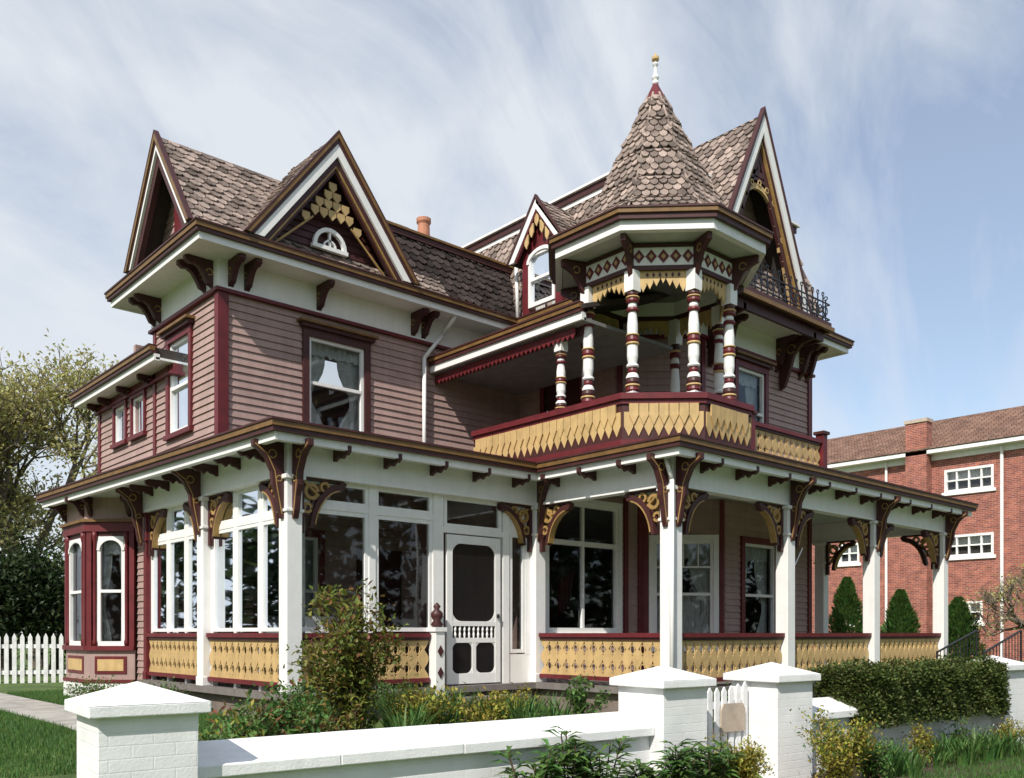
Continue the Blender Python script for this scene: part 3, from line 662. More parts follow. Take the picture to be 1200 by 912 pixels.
for i,(z,yy) in enumerate(((.70,9.72),(.56,9.42))): wbox(7.75,9.1,yy,9.98,z-.05,z,G('porch_steps','floorwood')); wbox(7.8,9.05,yy+.04,9.98,.3,z-.05,G('porch_step_risers','found'))
fWL=left(5.46)
for y0,y1 in((10.22,12.45),(12.69,14.78)):
    n=3; s=(y1-y0)/n
    for i in range(n):
        aa=y0+i*s+.03; bb=y0+(i+1)*s-.03
        pane(fWL,aa,bb,1.62,3.05,.05); pane(fWL,aa,bb,3.12,3.54,.05)
    for i in range(n+1): box(fWL,y0+i*s-.03,y0+i*s+.03,.85,3.54,-.035,.04,wf)
    for i in range(n): box(fWL,y0+i*s+.03,y0+(i+1)*s-.03,3.05,3.12,-.03,.035,wf)
    fWc=left(5.6); curtain(fWc,y0+.1,y0+.4,1.6,3.1,-.1); curtain(fWc,y1-.35,y1-.1,1.6,3.1,-.1)
siding(front(12.6),5.6,9.5,.85,3.92,[(6.2,7.2,1.4,3.1),(7.9,8.8,.85,3.0)],name='porch_inner_walls')
window(front(12.6),6.2,7.2,1.4,3.1,cas=.1,cur='half'); box(front(12.6),7.9,8.8,.85,3.0,-.08,-.04,G('front_door','darkred'))
wbox(9.5,9.55,10.3,12.6,.85,3.92,G('porch_inner_partition','siding'))
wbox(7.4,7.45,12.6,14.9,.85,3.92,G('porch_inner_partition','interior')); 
siding(Fr(0,14.9,1,0,0,-1),5.6,7.4,.85,3.92,name='porch_inner_walls')
ch=G('porch_bench','white')
wbox(6.0,7.4,11.6,12.1,1.25,1.32,ch); wbox(6.0,7.4,12.05,12.1,1.32,1.85,ch)
for x in(6.0,7.34): wbox(x,x+.06,11.6,11.66,.85,1.25,ch); wbox(x,x+.06,12.0,12.05,.85,1.25,ch); wbox(x,x+.06,11.62,12.04,1.5,1.55,ch)
fG=front(10.2)
siding(fG,9.62,12.2,.85,3.92,[(9.85,11.55,1.6,3.72)])
window(fG,9.85,11.55,1.6,3.72,cm='white',cas=.06,meet=False,cols=2,transom=3.05,cur=None,sash=.07)
box(fG,12.05,12.17,.85,3.9,.02,.05,red); box(fG,11.68,11.78,.85,3.9,.02,.05,red)
fB=cant((12.2,10.2),(13.2,9.2)); siding(fB,0,fB.L,.85,3.92,[(.2,1.22,1.35,3.2)])
window(fB,.2,1.22,1.35,3.2,cas=.09,cur='half',meet=True,cm='white')
curtain(fB,.2,1.22,1.35,2.3,-.22)
box(fB,.0,.1,.85,3.9,.02,.05,red); box(fB,1.33,1.40,.85,3.9,.02,.05,red)
for k in(1,2,3): u=.2+1.02*k/4; box(fB,u-.01,u+.01,2.75,3.15,-.05,.012,G('window_sashes','white'))
box(fB,.25,1.17,2.73,2.76,-.05,.013,G('window_sashes','white'))
siding(front(9.2),13.2,16,.85,3.92,[(13.75,14.75,1.35,3.2)]); window(front(9.2),13.75,14.75,1.35,3.2,cas=.1,cur='half')
box(front(9.2),15.9,16.02,.85,3.9,.02,.05,red)
siding(LL,14.95,15.85,.8,3.92); box(LL,14.93,15.03,.8,3.9,.02,.05,red)
box(LL,14.9,18.2,.3,.8,-.1,.02,G('foundation','found'))
BP=[(5.6,18.1),(4.95,17.6),(4.95,16.45),(5.55,15.87)]
sweep(BP,-.06,.06,.3,.74,G('bay_plinth','white')); sweep(BP,-.05,.02,.74,1.3,G('bay_apron','siding')); sweep(BP,-.06,.08,1.3,1.38,G('bay_sill','red')); sweep(BP,-.05,.07,.74,.80,G('bay_base_mould','red'))
sweep(BP,-.05,.07,3.34,3.5,G('bay_cornice','red')); sweep(BP,-.05,.12,3.5,3.55,G('bay_cornice_cap','crown')); sweep(BP,-.05,.04,3.55,3.92,G('bay_frieze','siding'))
for i in range(3):
    f=cant(BP[i],BP[i+1]); Lh=f.L; r=G('bay_pilasters','red')
    for u in(.0,Lh-.09): box(f,u+.002,u+.088,1.38,3.34,-.04,.05,r); 
    for u in(.14,Lh-.14): 
        x,y,_=f.p(u,0,.03); lathe(x,y,[(.035,1.38),(.045,1.44),(.03,1.5),(.033,2.3),(.03,3.15),(.05,3.25),(.05,3.34)],G('bay_colonnettes','red',smooth=True),10)
    window(f,.17,Lh-.17,1.38,3.26,cas=0,cur='half',sash=.065)
    box(f,.1,.17,1.38,3.34,-.04,.0,G('bay_jambs','darkred')); box(f,Lh-.17,Lh-.1,1.38,3.34,-.04,.0,G('bay_jambs','darkred')); box(f,.17,Lh-.17,3.26,3.34,-.04,.02,G('bay_jambs','darkred'))
    cu=Lh/2; hw_=Lh/2-.2
    ribbon(f,arc(cu,3.02,hw_,0,180,12,.2),.05,.018,.04,G('bay_arches','white'))
    for s in(-1,1): prism(f,[(cu+s*hw_,3.22),(cu+s*hw_,3.05),(cu+s*hw_*.8,3.16),(cu+s*hw_*.35,3.22)],.0,.03,G('bay_arches','white'))
    box(f,.14,Lh-.14,.9,1.2,.02,.035,G('bay_panel_frames','red')); box(f,.19,Lh-.19,.95,1.15,.035,.042,G('bay_panels','gold'))
    for u in(.08,Lh-.08): bracket_small(f,u,3.92,.34,.36,.06,name='bay_brackets')
bracket_small(LL,15.5,3.92,.4,.3,.06,name='bay_brackets')
# ------------------------------------------------------------------ FLAG
GROUP='porch_flag'
tube((12.45,7.55,2.35),(13.05,7.62,2.95),.012,.010,G('flag_pole','white'))
ff=Fr(12.78,7.6,.35,.94,.94,-.35)
for k in range(8):
    u0=.02+k*.045; pt=G('stripes','flagred' if k%2==0 else 'white')
    vs=[];fs=[]
    for j in range(9):
        t=j/8; z=2.66+.03*k-.72*t; n=.03*math.sin(t*7+k*.3); vs+=[ff.p(u0*(1-.35*t),z,n),ff.p((u0+.045)*(1-.35*t),z+.02,n+.005)]
    for j in range(8): fs.append((2*j,2*j+1,2*j+3,2*j+2))
    pt.add(vs,fs)
# ------------------------------------------------------------------ GARDEN WALL
GROUP='garden_wall'
def wy(x): return 5.75-.093*(x-2)
def wallseg(x0,x1,zt=.78,zb=.88,group=None):
    f=cant((x0,wy(x0)),(x1,wy(x1)))
    box(f,0,f.L,-.2,zt-.1,-.12,.12,G('wall_brickwork','whitebrick'))
    fp=Fr(f.o[0],f.o[1],f.n[0],f.n[1],f.u[0],f.u[1])
    u=0
    while u<f.L-.05:
        e=min(u+1.02,f.L); k=RU(-.003,.003)
        prism(fp,[(-.19,zt-.1+k),(.19,zt-.1+k),(.19,zt-.02+k),(-.17,zb+k),(-.19,zb-.02+k)],u,e-.004,G('wall_coping','wallwhite')); u=e
def pier(x,w=.29,zt=1.18,za=1.30):
    y=wy(x); rot=math.atan(-.093)
    f=Fr(x,y,math.cos(rot),math.sin(rot),math.sin(rot),-math.cos(rot))
    box(f,-w,w,-.2,zt-.07,-w,w,G('pier_brickwork','whitebrick'))
    c=w+.06; box(f,-c,c,zt-.07,zt,-c,c,G('pier_caps','wallwhite'))
    vs=[f.p(-c,zt,-c),f.p(c,zt,-c),f.p(c,zt,c),f.p(-c,zt,c),f.p(0,za,0)]
    G('pier_cap_pyramids','wallwhite').add(vs,[(0,1,4),(1,2,4),(2,3,4),(3,0,4)])
for x in(2.02,6.65,8.25,12.95): pier(x)
wallseg(2.30,6.36); wallseg(8.53,12.66)
GROUP='picket_gate'
gx0,gx1=6.98,7.93
f=cant((gx0,wy(gx0)+.05),(gx1,wy(gx1)+.05)); w=G('gate_pickets','fencewhite')
n=9
for i in range(n):
    u=f.L*(i+.5)/n; hh=1.12-.06*math.sin(pi*(i+.5)/n)
    prism(f,[(u-.032,.2),(u+.032,.2),(u+.032,hh-.05),(u,hh),(u-.032,hh-.05)],0,.02,w)
for z in(.35,.85): box(f,0,f.L,z,z+.07,-.03,-.001,G('gate_rails','fencewhite'))
prism(f,[(.50,.62),(.86,.62),(.86,.84),(.82,.9),(.54,.9),(.50,.84)],.03,.05,G('gate_plaque','tan'))
# ------------------------------------------------------------------ GROUND
GROUP='ground'
def ss(t): t=max(0,min(1,t)); return t*t*(3-2*t)
def gz(x,y):
    inside=ss((y-wy(x)+.05)/.25) if x>1.7 else ss((y-5)/1.2)
    a=.12+.33*ss((y-6)/6); b=.45
    k=ss((x-4.2)/.8) if x<14 else 1-ss((x-14)/1.5)*.5
    yard=a+(b-a)*k
    return .10+(yard-.10)*inside
xs=[-600,-200,-80,-40,-20,-10,-5]+[-3+.25*i for i in range(100)]+[24,28,35,50,80,150,300,700]
ys=[-600,-100,-30,-10,-4]+[-2+.25*i for i in range(110)]+[28,35,50,80,150,300,800]
gv=[(x,y,gz(x,y)) for y in ys for x in xs]; nx=len(xs)
gf_=[(j*nx+i,j*nx+i+1,(j+1)*nx+i+1,(j+1)*nx+i) for j in range(len(ys)-1) for i in range(nx-1)]
G('ground','grass').add(gv,gf_)
def strip(pts,wd,m,group,dz=.004):
    pt=G('surface',m,group); vs=[]
    P=[]
    for a,b in zip(pts,pts[1:]):
        k=max(1,int(math.hypot(b[0]-a[0],b[1]-a[1])/.2))
        for i in range(k): P.append((a[0]+(b[0]-a[0])*i/k,a[1]+(b[1]-a[1])*i/k))
    P.append(pts[-1]); A=offs(P,-wd/2); B=offs(P,wd/2)
    for i,(a,b) in enumerate(zip(A,B)):
        for t in(0,.25,.5,.75,1):
            x=a[0]+(b[0]-a[0])*t; y=a[1]+(b[1]-a[1])*t; vs.append((x,y,gz(x,y)+dz+.012))
    fs=[(5*i+k,5*i+5+k,5*i+6+k,5*i+1+k) for i in range(len(P)-1) for k in range(4)]
    pt.add(vs,fs)
strip([(3.75,6.5),(3.75,30)],.95,'concrete','garden_path')
strip([(7.45,3.0),(7.45,6.2),(8.4,9.3)],.9,'concrete','entrance_path')
strip([(15.6,-3),(15.9,4),(17.6,7.2)],1.4,'concrete','side_path')
strip([(4.7,6.3),(9.3,6.3)],1.1,'soil','flower_bed',.002); strip([(4.9,8),(4.9,9.3)],.8,'soil','flower_bed',.003); strip([(4.2,4.85),(13.5,3.98)],1.2,'soil','verge_bed',.002)
GROUP='iron_handrail'
ir=G('rail','iron')
for yy in(6.3,7.1):
    pipe([(16.8,yy,.3),(16.8,yy,1.25),(18.6,yy,1.65),(18.6,yy,.4)],.02,ir)
    for k in range(1,12): x=16.8+1.8*k/12; pipe([(x,yy,.3),(x,yy,1.25+.4*k/12)],.009,ir)
GROUP='picket_fence'
f=cant((-4,26.0),(8.5,22.0)); w=G('pickets','fencewhite'); u=0
while u<f.L:
    prism(f,[(u,.4),(u+.09,.4),(u+.09,1.5),(u+.045,1.6),(u,1.5)],0,.025,w); u+=.16
for z in(.65,1.25): box(f,0,f.L,z,z+.09,-.05,-.002,G('rails','fencewhite'))
# ------------------------------------------------------------------ BRICK BUILDING
GROUP='brick_apartment_building'
X3=41; fbk=left(X3)
wins=[]
for z0,z1 in((7.8,8.8),(4.94,5.9),(2.05,2.98)):
    for y0,y1 in((14.95,17.0),(20.95,22.0),(10.5,12.5),(24,25.2)):
        if z0<3 and y0==14.95: y0,y1=15.4,16.5
        wins.append((y0,y1,z0,z1))
us=sorted(set([3,30]+[w_[0] for w_ in wins]+[w_[1] for w_ in wins])); zs=sorted(set([0,9.55]+[w_[2] for w_ in wins]+[w_[3] for w_ in wins]))
bw=G('brick_walls','brick')
for i in range(len(us)-1):
    for j in range(len(zs)-1):
        cu,cz=(us[i]+us[i+1])/2,(zs[j]+zs[j+1])/2
        if any(a<cu<b and c<cz<d_ for a,b,c,d_ in wins): continue
        bw.add([fbk.p(us[i],zs[j]),fbk.p(us[i+1],zs[j]),fbk.p(us[i+1],zs[j+1]),fbk.p(us[i],zs[j+1])],[(0,1,2,3)])
for a,b,c,d_ in wins:
    s=G('window_frames','white'); box(fbk,a,a+.1,c,d_,-.15,.03,s); box(fbk,b-.1,b,c,d_,-.15,.03,s); box(fbk,a+.1,b-.1,c,c+.1,-.15,.03,s); box(fbk,a+.1,b-.1,d_-.1,d_,-.15,.03,s)
    n=4 if b-a>1.5 else 2
    for k in range(1,n): u=a+(b-a)*k/n; box(fbk,u-.03,u+.03,c+.1,d_-.1,-.12,.0,s)
    box(fbk,a+.1,b-.1,(c+d_)/2-.03,(c+d_)/2+.03,-.12,.005,s)
    box(fbk,a-.1,b+.1,c-.14,c,0,.08,s); G('window_glass','glass').add([fbk.p(a,c,-.1),fbk.p(b,c,-.1),fbk.p(b,d_,-.1),fbk.p(a,d_,-.1)],[(0,1,2,3)])
    curtain(fbk,a,b,c+.5,d_,-.3,'blinds')
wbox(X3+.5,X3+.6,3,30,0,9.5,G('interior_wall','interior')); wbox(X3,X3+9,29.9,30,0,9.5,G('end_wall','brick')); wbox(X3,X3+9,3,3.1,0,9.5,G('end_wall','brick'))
box(fbk,2.6,30.4,9.55,9.72,-.2,.55,G('eave_soffit','white')); box(fbk,2.6,30.4,9.30,9.55,.01,.06,G('eave_frieze','white'))
rp=G('roof_tiles','tileroof')
for r_ in range(18):
    a=r_/18; b=(r_+1)/18
    for k in range(90):
        y0=2.6+27.8*k/90; y1=2.6+27.8*(k+1)/90-.02
        x0=X3-.6+5.1*a; x1=X3-.6+5.1*b; z0=9.75+2.35*a; z1=9.75+2.35*b
        rp.add([(x0,y0,z0+.08),(x0,y1,z0+.08),(x1,y1,z1+.01),(x1,y0,z1+.01),(x0,y0,z0),(x0,y1,z0)],[(0,1,2,3),(0,4,5,1)])
slab([(X3+4.5,2.6,12.1),(X3+4.5,30.4,12.1),(X3+9.6,30.4,9.75),(X3+9.6,2.6,9.75)],.05,G('roof_back','tileroof'))
for yy in(2.9,30): prism(front(yy),[(X3,9.7),(X3+9,9.7),(X3+4.5,12.0)],-.05,.05,G('roof_gable','brick'))
box(fbk,17.55,18.5,0,11.0,0,.55,G('chimney','brick')); box(fbk,17.5,18.55,11.0,11.15,-.05,.6,G('chimney_cap','tan'))
pipe([(X3-.1,14.6,9.5),(X3-.1,14.6,.5)],.07,G('drainpipe','white')); pipe([(X3-.1,19.6,9.5),(X3-.1,19.6,.5)],.06,G('drainpipe','white'))
# ------------------------------------------------------------------ PLANTS
def leaf(pt,p,d,L_,Wd,droop=.0):
    d=d.normalized(); s=d.cross(Vector((0,0,1)))
    if s.length<.05:s=Vector((1,0,0))
    s.normalize(); s=(s+Vector((RU(-.6,.6),RU(-.6,.6),RU(-.6,.6)))).normalized(); n=s.cross(d).normalized()
    a=p; c=p+d*L_; m=p+d*L_*.45
    pt.add([a,m+s*Wd*.5+n*Wd*.15,c,m-s*Wd*.5+n*Wd*.15],[(0,1,2),(0,2,3)])
def rdir(up=.3): return Vector((RU(-1,1),RU(-1,1),RU(-1,1)+up)).normalized()
def shrub(grp,x,y,h,r,nst,nl,ls,lm,z=None,open_=.5,tipm=None):
    z=gz(x,y) if z is None else z
    st=G('stems','twig',grp); lf=G('leaves',lm,grp); lt=G('young_leaves',tipm,grp) if tipm else lf; tips=[]
    for i in range(nst):
        a=RU(0,2*pi); rr=r*math.sqrt(R()); hh=h*RU(.55,1)*(1-.25*(rr/r)**2)
        p=Vector((x+RU(-.1,.1),y+RU(-.1,.1),z)); e=Vector((x+rr*math.cos(a),y+rr*math.sin(a),z+hh)); k=5; pr=p
        for j in range(1,k+1):
            t=j/k; q=p.lerp(e,t)+Vector((RU(-.04,.04),RU(-.04,.04),0)); q.x+= (e.x-p.x)*-.2*math.sin(pi*t); q.y+=(e.y-p.y)*-.2*math.sin(pi*t)
            tube(pr,q,.010*(1-t*.7),.010*(1-t*.8),st,4); 
            if j>1: tips.append((pr.copy(),q.copy(),t))
            if j>2:
                for _ in range(2):
                    w=q+Vector((RU(-1,1),RU(-1,1),RU(0,1)))*r*.3; tube(q,w,.004,.002,st,3); tips.append((q.copy(),w,t))
            pr=q
    for i in range(nl):
        a,b,t=random.choice(tips); p=a.lerp(b,R())+Vector((random.gauss(0,1),random.gauss(0,1),random.gauss(0,1)))*r*.13*open_*2
        leaf(lt if (tipm and t>.75 and R()<.2) else lf,p,rdir(.4),ls*RU(.6,1.3),ls*.6*RU(.7,1.2))
def blades(grp,x,y,n,h,r,wd=.03,m='blade',lean=.5):
    pt=G('leaves',m,grp); z=gz(x,y)
    for i in range(n):
        a=RU(0,2*pi); d=Vector((math.cos(a),math.sin(a),0)); s=Vector((-d.y,d.x,0)); b=Vector((x,y,z))+d*RU(0,r); H=h*RU(.6,1.1); ln=H*lean*RU(.3,1.3); vs=[]; k=5
        for j in range(k+1):
            t=j/k; c=b+d*ln*t*t+Vector((0,0,H*(t-.35*lean*t*t*t))); ww=wd*(1-t**2.2)*(.6+.8*t*(1-t)*2)*.7+.001
            vs+=[c+s*ww,c-s*ww]
        pt.add(vs,[(2*j,2*j+1,2*j+3,2*j+2) for j in range(k)])
shrub('rose_bush',4.85,7.8,1.66,.50,22,4000,.075,'leaf_rose',tipm='leaf_red')
shrub('rose_bush.001',3.8,7.5,.98,.48,16,2600,.07,'leaf_green',tipm='leaf_red'); shrub('rose_bush.002',4.3,7.6,.80,.38,14,1800,.07,'leaf_rose',tipm='leaf_red'); shrub('rose_bush.003',3.3,7.2,.80,.40,14,1700,.065,'leaf_green',tipm='leaf_yellow')
shrub('garden_shrub',5.5,7.6,.55,.42,12,1700,.055,'leaf_yellow'); shrub('garden_shrub.001',6.3,7.4,.50,.4,12,1500,.055,'leaf_yellow'); shrub('garden_shrub.002',7.35,7.0,.75,.25,9,700,.065,'leaf_green')
shrub('garden_shrub.003',6.9,7.5,.50,.33,9,1100,.05,'leaf_yellow'); shrub('garden_shrub.004',5.0,8.9,.6,.4,9,1300,.05,'leaf_green'); shrub('garden_shrub.005',9.0,6.6,.5,.4,9,1000,.05,'leaf_green'); shrub('garden_shrub.006',6.4,9.3,.55,.4,9,1200,.05,'leaf_green')
for i in range(36): blades('iris_bed',RU(4.3,7.3),RU(6.7,9.2),40,.58,.14,.019)
for i in range(10): blades('iris_bed',RU(3.0,4.6),RU(6.4,7.0),34,.45,.12,.018)
def lily(grp,x,y,h,n=120):
    pt=G('leaves','leaf_green',grp); st=G('stems','twig',grp); z=gz(x,y)
    for s_ in range(9):
        a=RU(0,6.28); tp_=Vector((x+.22*math.cos(a),y+.16*math.sin(a),z+h*RU(.6,1))); b=Vector((x,y,z)); tube(b,tp_,.008,.005,st,4)
        for i in range(n//3):
            t=RU(.1,1); p=b.lerp(tp_,t); aa=i*2.4+RU(-.3,.3); d=Vector((math.cos(aa),math.sin(aa),.55-.6*(1-t)+RU(-.15,.15)))
            d.normalize(); s=d.cross(Vector((0,0,1))).normalized(); L_=.19*RU(.7,1.2)
            c1=p+d*L_*.5; c2=p+d*L_+Vector((0,0,-.06)); w=.026
            pt.add([p,c1+s*w,c2,c1-s*w,c1-Vector((0,0,.010))],[(0,1,4),(1,2,4),(2,3,4),(3,0,4)])
for i,(x,y,h) in enumerate(((4.7,5.0,.62),(5.05,4.95,.74),(5.4,4.95,.62),(6.2,4.78,.58),(6.55,4.7,.58),(6.0,4.9,.4))): lily('lily_plant'+('.%03d'%i if i else ''),x,y,h)
shrub('spirea_bush',7.05,4.72,.55,.32,14,3400,.042,'leaf_yellow'); shrub('spirea_bush.001',8.05,4.35,.78,.36,20,5200,.042,'leaf_yellow',tipm='leaf_green'); shrub('spirea_bush.002',8.55,4.15,.45,.3,12,1800,.042,'leaf_green')
for i in range(40): 
    x=RU(8.9,13.4); blades('iris_border',x,wy(x)-RU(.35,.9),40,.42*RU(.6,1.1),.13,.016)
for i in range(4):
    x=9.3+i*1.0; shrub('border_plant'+('.%03d'%i if i else ''),x,wy(x)-.45,.42,.26,9,900,.04,'leaf_yellow' if i%2 else 'leaf_green')
for i in range(14):
    x=RU(4.5,7.0); blades('border_grass',x,wy(x)-RU(.3,.6),26,.28,.12,.012)
shrub('flowering_plant',4.0,7.1,.45,.3,8,60,.05,'flower')
lw=G('lawn_blades','blade','lawn')
def lawn(x0,x1,y0,y1,n,h=.06,skip=None):
    for i in range(n):
        x=RU(x0,x1); y=RU(y0,y1)
        if skip and skip(x,y): continue
        z=gz(x,y); a=RU(0,6.28); dx=math.cos(a)*.006; dy=math.sin(a)*.006; H=h*RU(.5,1.4)
        lw.add([(x-dx,y-dy,z-.01),(x+dx,y+dy,z-.01),(x+RU(-.03,.03),y+RU(-.03,.03),z+H)],[(0,1,2)])
lawn(1.8,5.3,9,19,60000,.065,lambda x,y:3.25<x<4.25)
lawn(9,16,2.6,4.2,20000,.06)
GROUP='boxwood_hedge'
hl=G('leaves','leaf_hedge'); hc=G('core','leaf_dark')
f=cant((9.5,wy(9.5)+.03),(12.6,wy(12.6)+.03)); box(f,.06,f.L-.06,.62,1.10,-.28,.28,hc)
for i in range(26000):
    u=RU(-.02,f.L+.02); n=RU(-.36,.38); z=RU(.54,1.2); k=random.choice('ffttse')
    bump_=.05*math.sin(u*5)+.035*math.sin(u*13+z*9)+.02*math.sin(n*12+u*4)
    e_=.09
    if k=='f': n=.33+bump_+RU(-.08,.06)-e_*max(0,(z-1.08)/.12)**2
    elif k=='t': z=1.15+bump_+RU(-.07,.06)-e_*max(0,(abs(n)-.26)/.12)**2
    elif k=='s': u=RU(-.06,.07)+.04*math.sin(z*9)
    else: u=f.L+RU(-.07,.05)
    p=Vector(f.p(u,z,n)); leaf(hl,p,Vector((RU(-1,1),RU(-1,1),RU(-.3,1))),.045,.03)
def conifer(grp,x,y,h,r,n=5000):
    pt=G('foliage','leaf_green',grp); tube((x,y,.3),(x,y,h),.06,.02,G('trunk','bark',grp))
    for i in range(n):
        t=R()**.8; a=RU(0,6.28); rr=r*(1-t)**.7*math.sqrt(RU(.3,1))*(1+.18*math.sin(t*17+a*3)+RU(-.1,.1))
        leaf(pt,Vector((x+rr*math.cos(a),y+rr*math.sin(a),.4+(h-.4)*t)),Vector((math.cos(a),math.sin(a),1.2)),.14,.06)
conifer('conifer_shrub',22.6,11.9,3.0,.75); conifer('conifer_shrub.001',24.2,11.2,2.7,.75); conifer('conifer_shrub.002',25.5,10.2,2.5,.8)
def tree(grp,x,y,h,spread,lm,nl,ls,lev=5,z0=.3,tr=.22,seed=1,clus=.38,low=.22,droop=0,upb=.12,kids=3):
    random.seed(seed); bk=G('trunk_and_limbs','bark',grp); lf=G('leaves',lm,grp); tips=[]
    def grow(p,d,l,r,k):
        n=3; q=p
        for i in range(n):
            nd=(d+Vector((RU(-.18,.18),RU(-.18,.18),RU(-.08,.14)))).normalized(); e=q+nd*l/n; tube(q,e,r*(1-.3*i/n),r*(1-.3*(i+1)/n),bk,6 if k<3 else 4); q=e; d=nd
            if k>=lev-2: tips.append(q.copy())
        if k>=lev: return
        for i in range(kids if k else 5):
            a=RU(0,6.28); o_=d.orthogonal().normalized(); o_.rotate(Matrix.Rotation(a,3,d)); 
            nd=(d*RU(.55,.9)+o_*RU(.5,.95)*spread+Vector((0,0,upb-droop))).normalized()
            grow(q,nd,l*RU(.62,.82),r*.62,k+1)
    grow(Vector((x,y,z0)),Vector((0,0,1)),h*low,tr,0)
    for i in range(nl):
        c=random.choice(tips); g=Vector((random.gauss(0,1),random.gauss(0,1),random.gauss(0,1)))*clus
        leaf(lf,c+g,rdir(.2),ls*RU(.6,1.3),ls*.6)
tree('maple_tree',8.3,32.6,14.0,.85,'leaf_spring',17000,.15,lev=6,seed=4,clus=.17,low=.225,upb=.2)
tree('maple_tree.001',4.5,35,12,.9,'leaf_spring',9000,.16,lev=5,seed=9,clus=.32,low=.23,upb=.2)
tree('evergreen_tree',6.3,28,5.6,1.1,'leaf_dark',12000,.18,lev=4,seed=12,clus=.45,low=.2)
tree('evergreen_tree.001',7.8,29,5.0,1.1,'leaf_green',9000,.16,lev=4,seed=15,clus=.45,low=.2)
tree('bare_tree',26.3,8.3,5.2,1.0,'leaf_spring',2000,.08,lev=6,seed=21,clus=.12,low=.2,tr=.12)
tree('bare_tree.001',28.5,8.2,5.6,1.0,'leaf_yellow',1500,.08,lev=6,seed=23,clus=.12,low=.2,tr=.12)
random.seed(99)
dt=G('foliage','leaf_dark','distant_and_reflection_trees')
for i in range(55):
    ang=i*6.5; a=math.radians(ang+41.9); ahead=ang<50 or ang>310
    d_=RU(80,95) if ahead else RU(38,55); cx=d_*math.sin(a); cy=d_*math.cos(a); hh=RU(4,6) if ahead else RU(8,13)  # unseen trees outside the view, made tall and dense to darken window reflections
    rr_=6 if ahead else 4.5
    for k in range(350 if ahead else 900):
        v=Vector((random.gauss(0,1),random.gauss(0,1),random.gauss(0,1))).normalized()*RU(.55,1.05)
        leaf(dt,Vector((cx+v.x*rr_,cy+v.y*rr_,hh*.45+v.z*hh*.6)),rdir(.2),1.0,.7)
shrub('low_shrub',4.6,15.0,.35,.5,10,1200,.05,'leaf_green'); shrub('low_shrub.001',4.7,12.6,.4,.4,10,1100,.05,'leaf_green'); shrub('low_shrub.002',2.6,19.5,.5,.8,10,1500,.07,'leaf_green'); shrub('low_shrub.003',4.6,13.7,.35,.4,9,900,.05,'leaf_rose')
# ------------------------------------------------------------------ finalize
def finalize():
    groups={}
    for (g,name,m),p in PARTS.items(): groups.setdefault(g,[]).append((name,m,p))
    for g,lst in groups.items():
        objs=[]
        for name,m,p in lst:
            if not p.v: continue
            me=bpy.data.meshes.new(name); me.from_pydata(p.v,[],p.f); me.materials.append(MATS[m])
            bm=bmesh.new(); bm.from_mesh(me)
            if m not in('glass','screen') and not m.startswith('leaf') and m!='blade' and m!='grass': bmesh.ops.recalc_face_normals(bm,faces=bm.faces)
            bm.to_mesh(me); bm.free()
            if p.smooth:
                for q in me.polygons: q.use_smooth=True
            ob=bpy.data.objects.new(name,me); objs.append(ob)
        if len(objs)==1:
            objs[0].name=g; bpy.context.scene.collection.objects.link(objs[0]); objs[0].data.name=g
        else:
            e=bpy.data.objects.new(g,None); bpy.context.scene.collection.objects.link(e)
            for ob in objs: bpy.context.scene.collection.objects.link(ob); ob.parent=e
finalize()
for ob in bpy.data.objects:
    if ob.type=='MESH' and any(k in ob.name for k in('porch_posts','pier_brickwork','pier_caps','wall_coping','screen_door','newel_post')):
        md=ob.modifiers.new('bev','BEVEL'); md.width=.008; md.segments=2; md.limit_method='ANGLE'
# ------------------------------------------------------------------ light / sky
sc=bpy.context.scene
S=Vector((-.78,-.33,.80)).normalized()
el=math.asin(S.z); az=math.atan2(S.x,S.y)
wd=bpy.data.worlds.new('World'); sc.world=wd; wd.use_nodes=True; nt=wd.node_tree; nt.nodes.clear(); N=nt.nodes.new; L=nt.links.new
sky=N('ShaderNodeTexSky'); sky.sky_type='NISHITA'; sky.sun_disc=False; sky.sun_elevation=el; sky.sun_rotation=az%(2*pi); sky.air_density=1; sky.dust_density=.4; sky.ozone_density=1.6
hs=N('ShaderNodeHueSaturation'); hs.inputs['Saturation'].default_value=1.0; hs.inputs['Value'].default_value=1.25; L(sky.outputs[0],hs.inputs['Color'])
tc=N('ShaderNodeTexCoord'); mp=N('ShaderNodeMapping'); mp.inputs['Rotation'].default_value=(.5,.3,.6); mp.inputs['Scale'].default_value=(1.1,3.0,1.5); mp.inputs['Location'].default_value=(.3,.1,.2)
L(tc.outputs['Generated'],mp.inputs['Vector'])
n1=N('ShaderNodeTexNoise'); n1.inputs['Scale'].default_value=1.2; n1.inputs['Detail'].default_value=10; n1.inputs['Roughness'].default_value=.55; n1.inputs['Distortion'].default_value=.7
L(mp.outputs[0],n1.inputs['Vector'])
mp2=N('ShaderNodeMapping'); mp2.inputs['Rotation'].default_value=(.2,1.2,.2); mp2.inputs['Scale'].default_value=(1.5,6.0,2.2); mp2.inputs['Location'].default_value=(1.3,.7,.2)
L(tc.outputs['Generated'],mp2.inputs['Vector'])
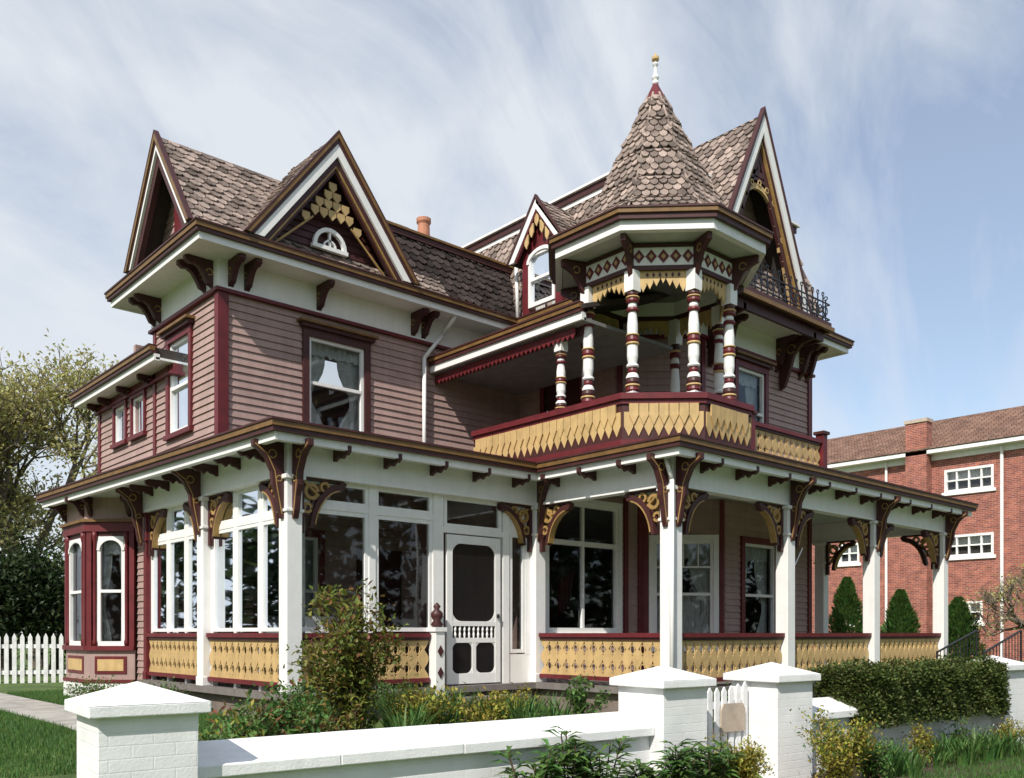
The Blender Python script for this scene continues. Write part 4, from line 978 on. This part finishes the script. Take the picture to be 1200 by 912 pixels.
n3=N('ShaderNodeTexNoise'); n3.inputs['Scale'].default_value=1.3; n3.inputs['Detail'].default_value=9; n3.inputs['Roughness'].default_value=.6; n3.inputs['Distortion'].default_value=1.0; L(mp2.outputs[0],n3.inputs['Vector'])
ad=N('ShaderNodeMath'); ad.operation='MULTIPLY_ADD'; ad.inputs[1].default_value=.75; L(n3.outputs['Fac'],ad.inputs[0]); L(n1.outputs['Fac'],ad.inputs[2])
dp=N('ShaderNodeVectorMath'); dp.operation='DOT_PRODUCT'; dp.inputs[1].default_value=(-.744*.22,.668*.22,-.14); L(tc.outputs['Generated'],dp.inputs[0])
a2=N('ShaderNodeMath'); L(ad.outputs[0],a2.inputs[0]); L(dp.outputs['Value'],a2.inputs[1])
mr=N('ShaderNodeMapRange'); mr.inputs['From Min'].default_value=.60; mr.inputs['From Max'].default_value=.98; mr.inputs['To Min'].default_value=.28; mr.inputs['To Max'].default_value=.95
L(a2.outputs[0],mr.inputs['Value'])
mx=N('ShaderNodeMix'); mx.data_type='RGBA'; mx.inputs[7].default_value=(6.3,6.65,7.1,1)
L(mr.outputs[0],mx.inputs[0]); L(hs.outputs[0],mx.inputs[6])
bg=N('ShaderNodeBackground'); bg.inputs['Strength'].default_value=.125; L(mx.outputs[2],bg.inputs['Color'])
ow=N('ShaderNodeOutputWorld'); L(bg.outputs[0],ow.inputs['Surface'])
sl=bpy.data.lights.new('sun','SUN'); sl.energy=5.0; sl.angle=math.radians(.5); sl.color=(1,.95,.87)
so=bpy.data.objects.new('sun',sl); sc.collection.objects.link(so); so.rotation_euler=(-S).to_track_quat('-Z','Y').to_euler()
cam=bpy.data.cameras.new('camera'); co=bpy.data.objects.new('camera',cam); sc.collection.objects.link(co); sc.camera=co
co.location=(0,0,1.6); co.rotation_euler=(pi/2,0,-math.radians(41.9)); cam.sensor_width=36; cam.lens=31.77; cam.shift_y=.2383; cam.clip_end=2000; cam.clip_start=.05
sc.view_settings.view_transform='Standard'; sc.view_settings.look='None'; sc.view_settings.exposure=0
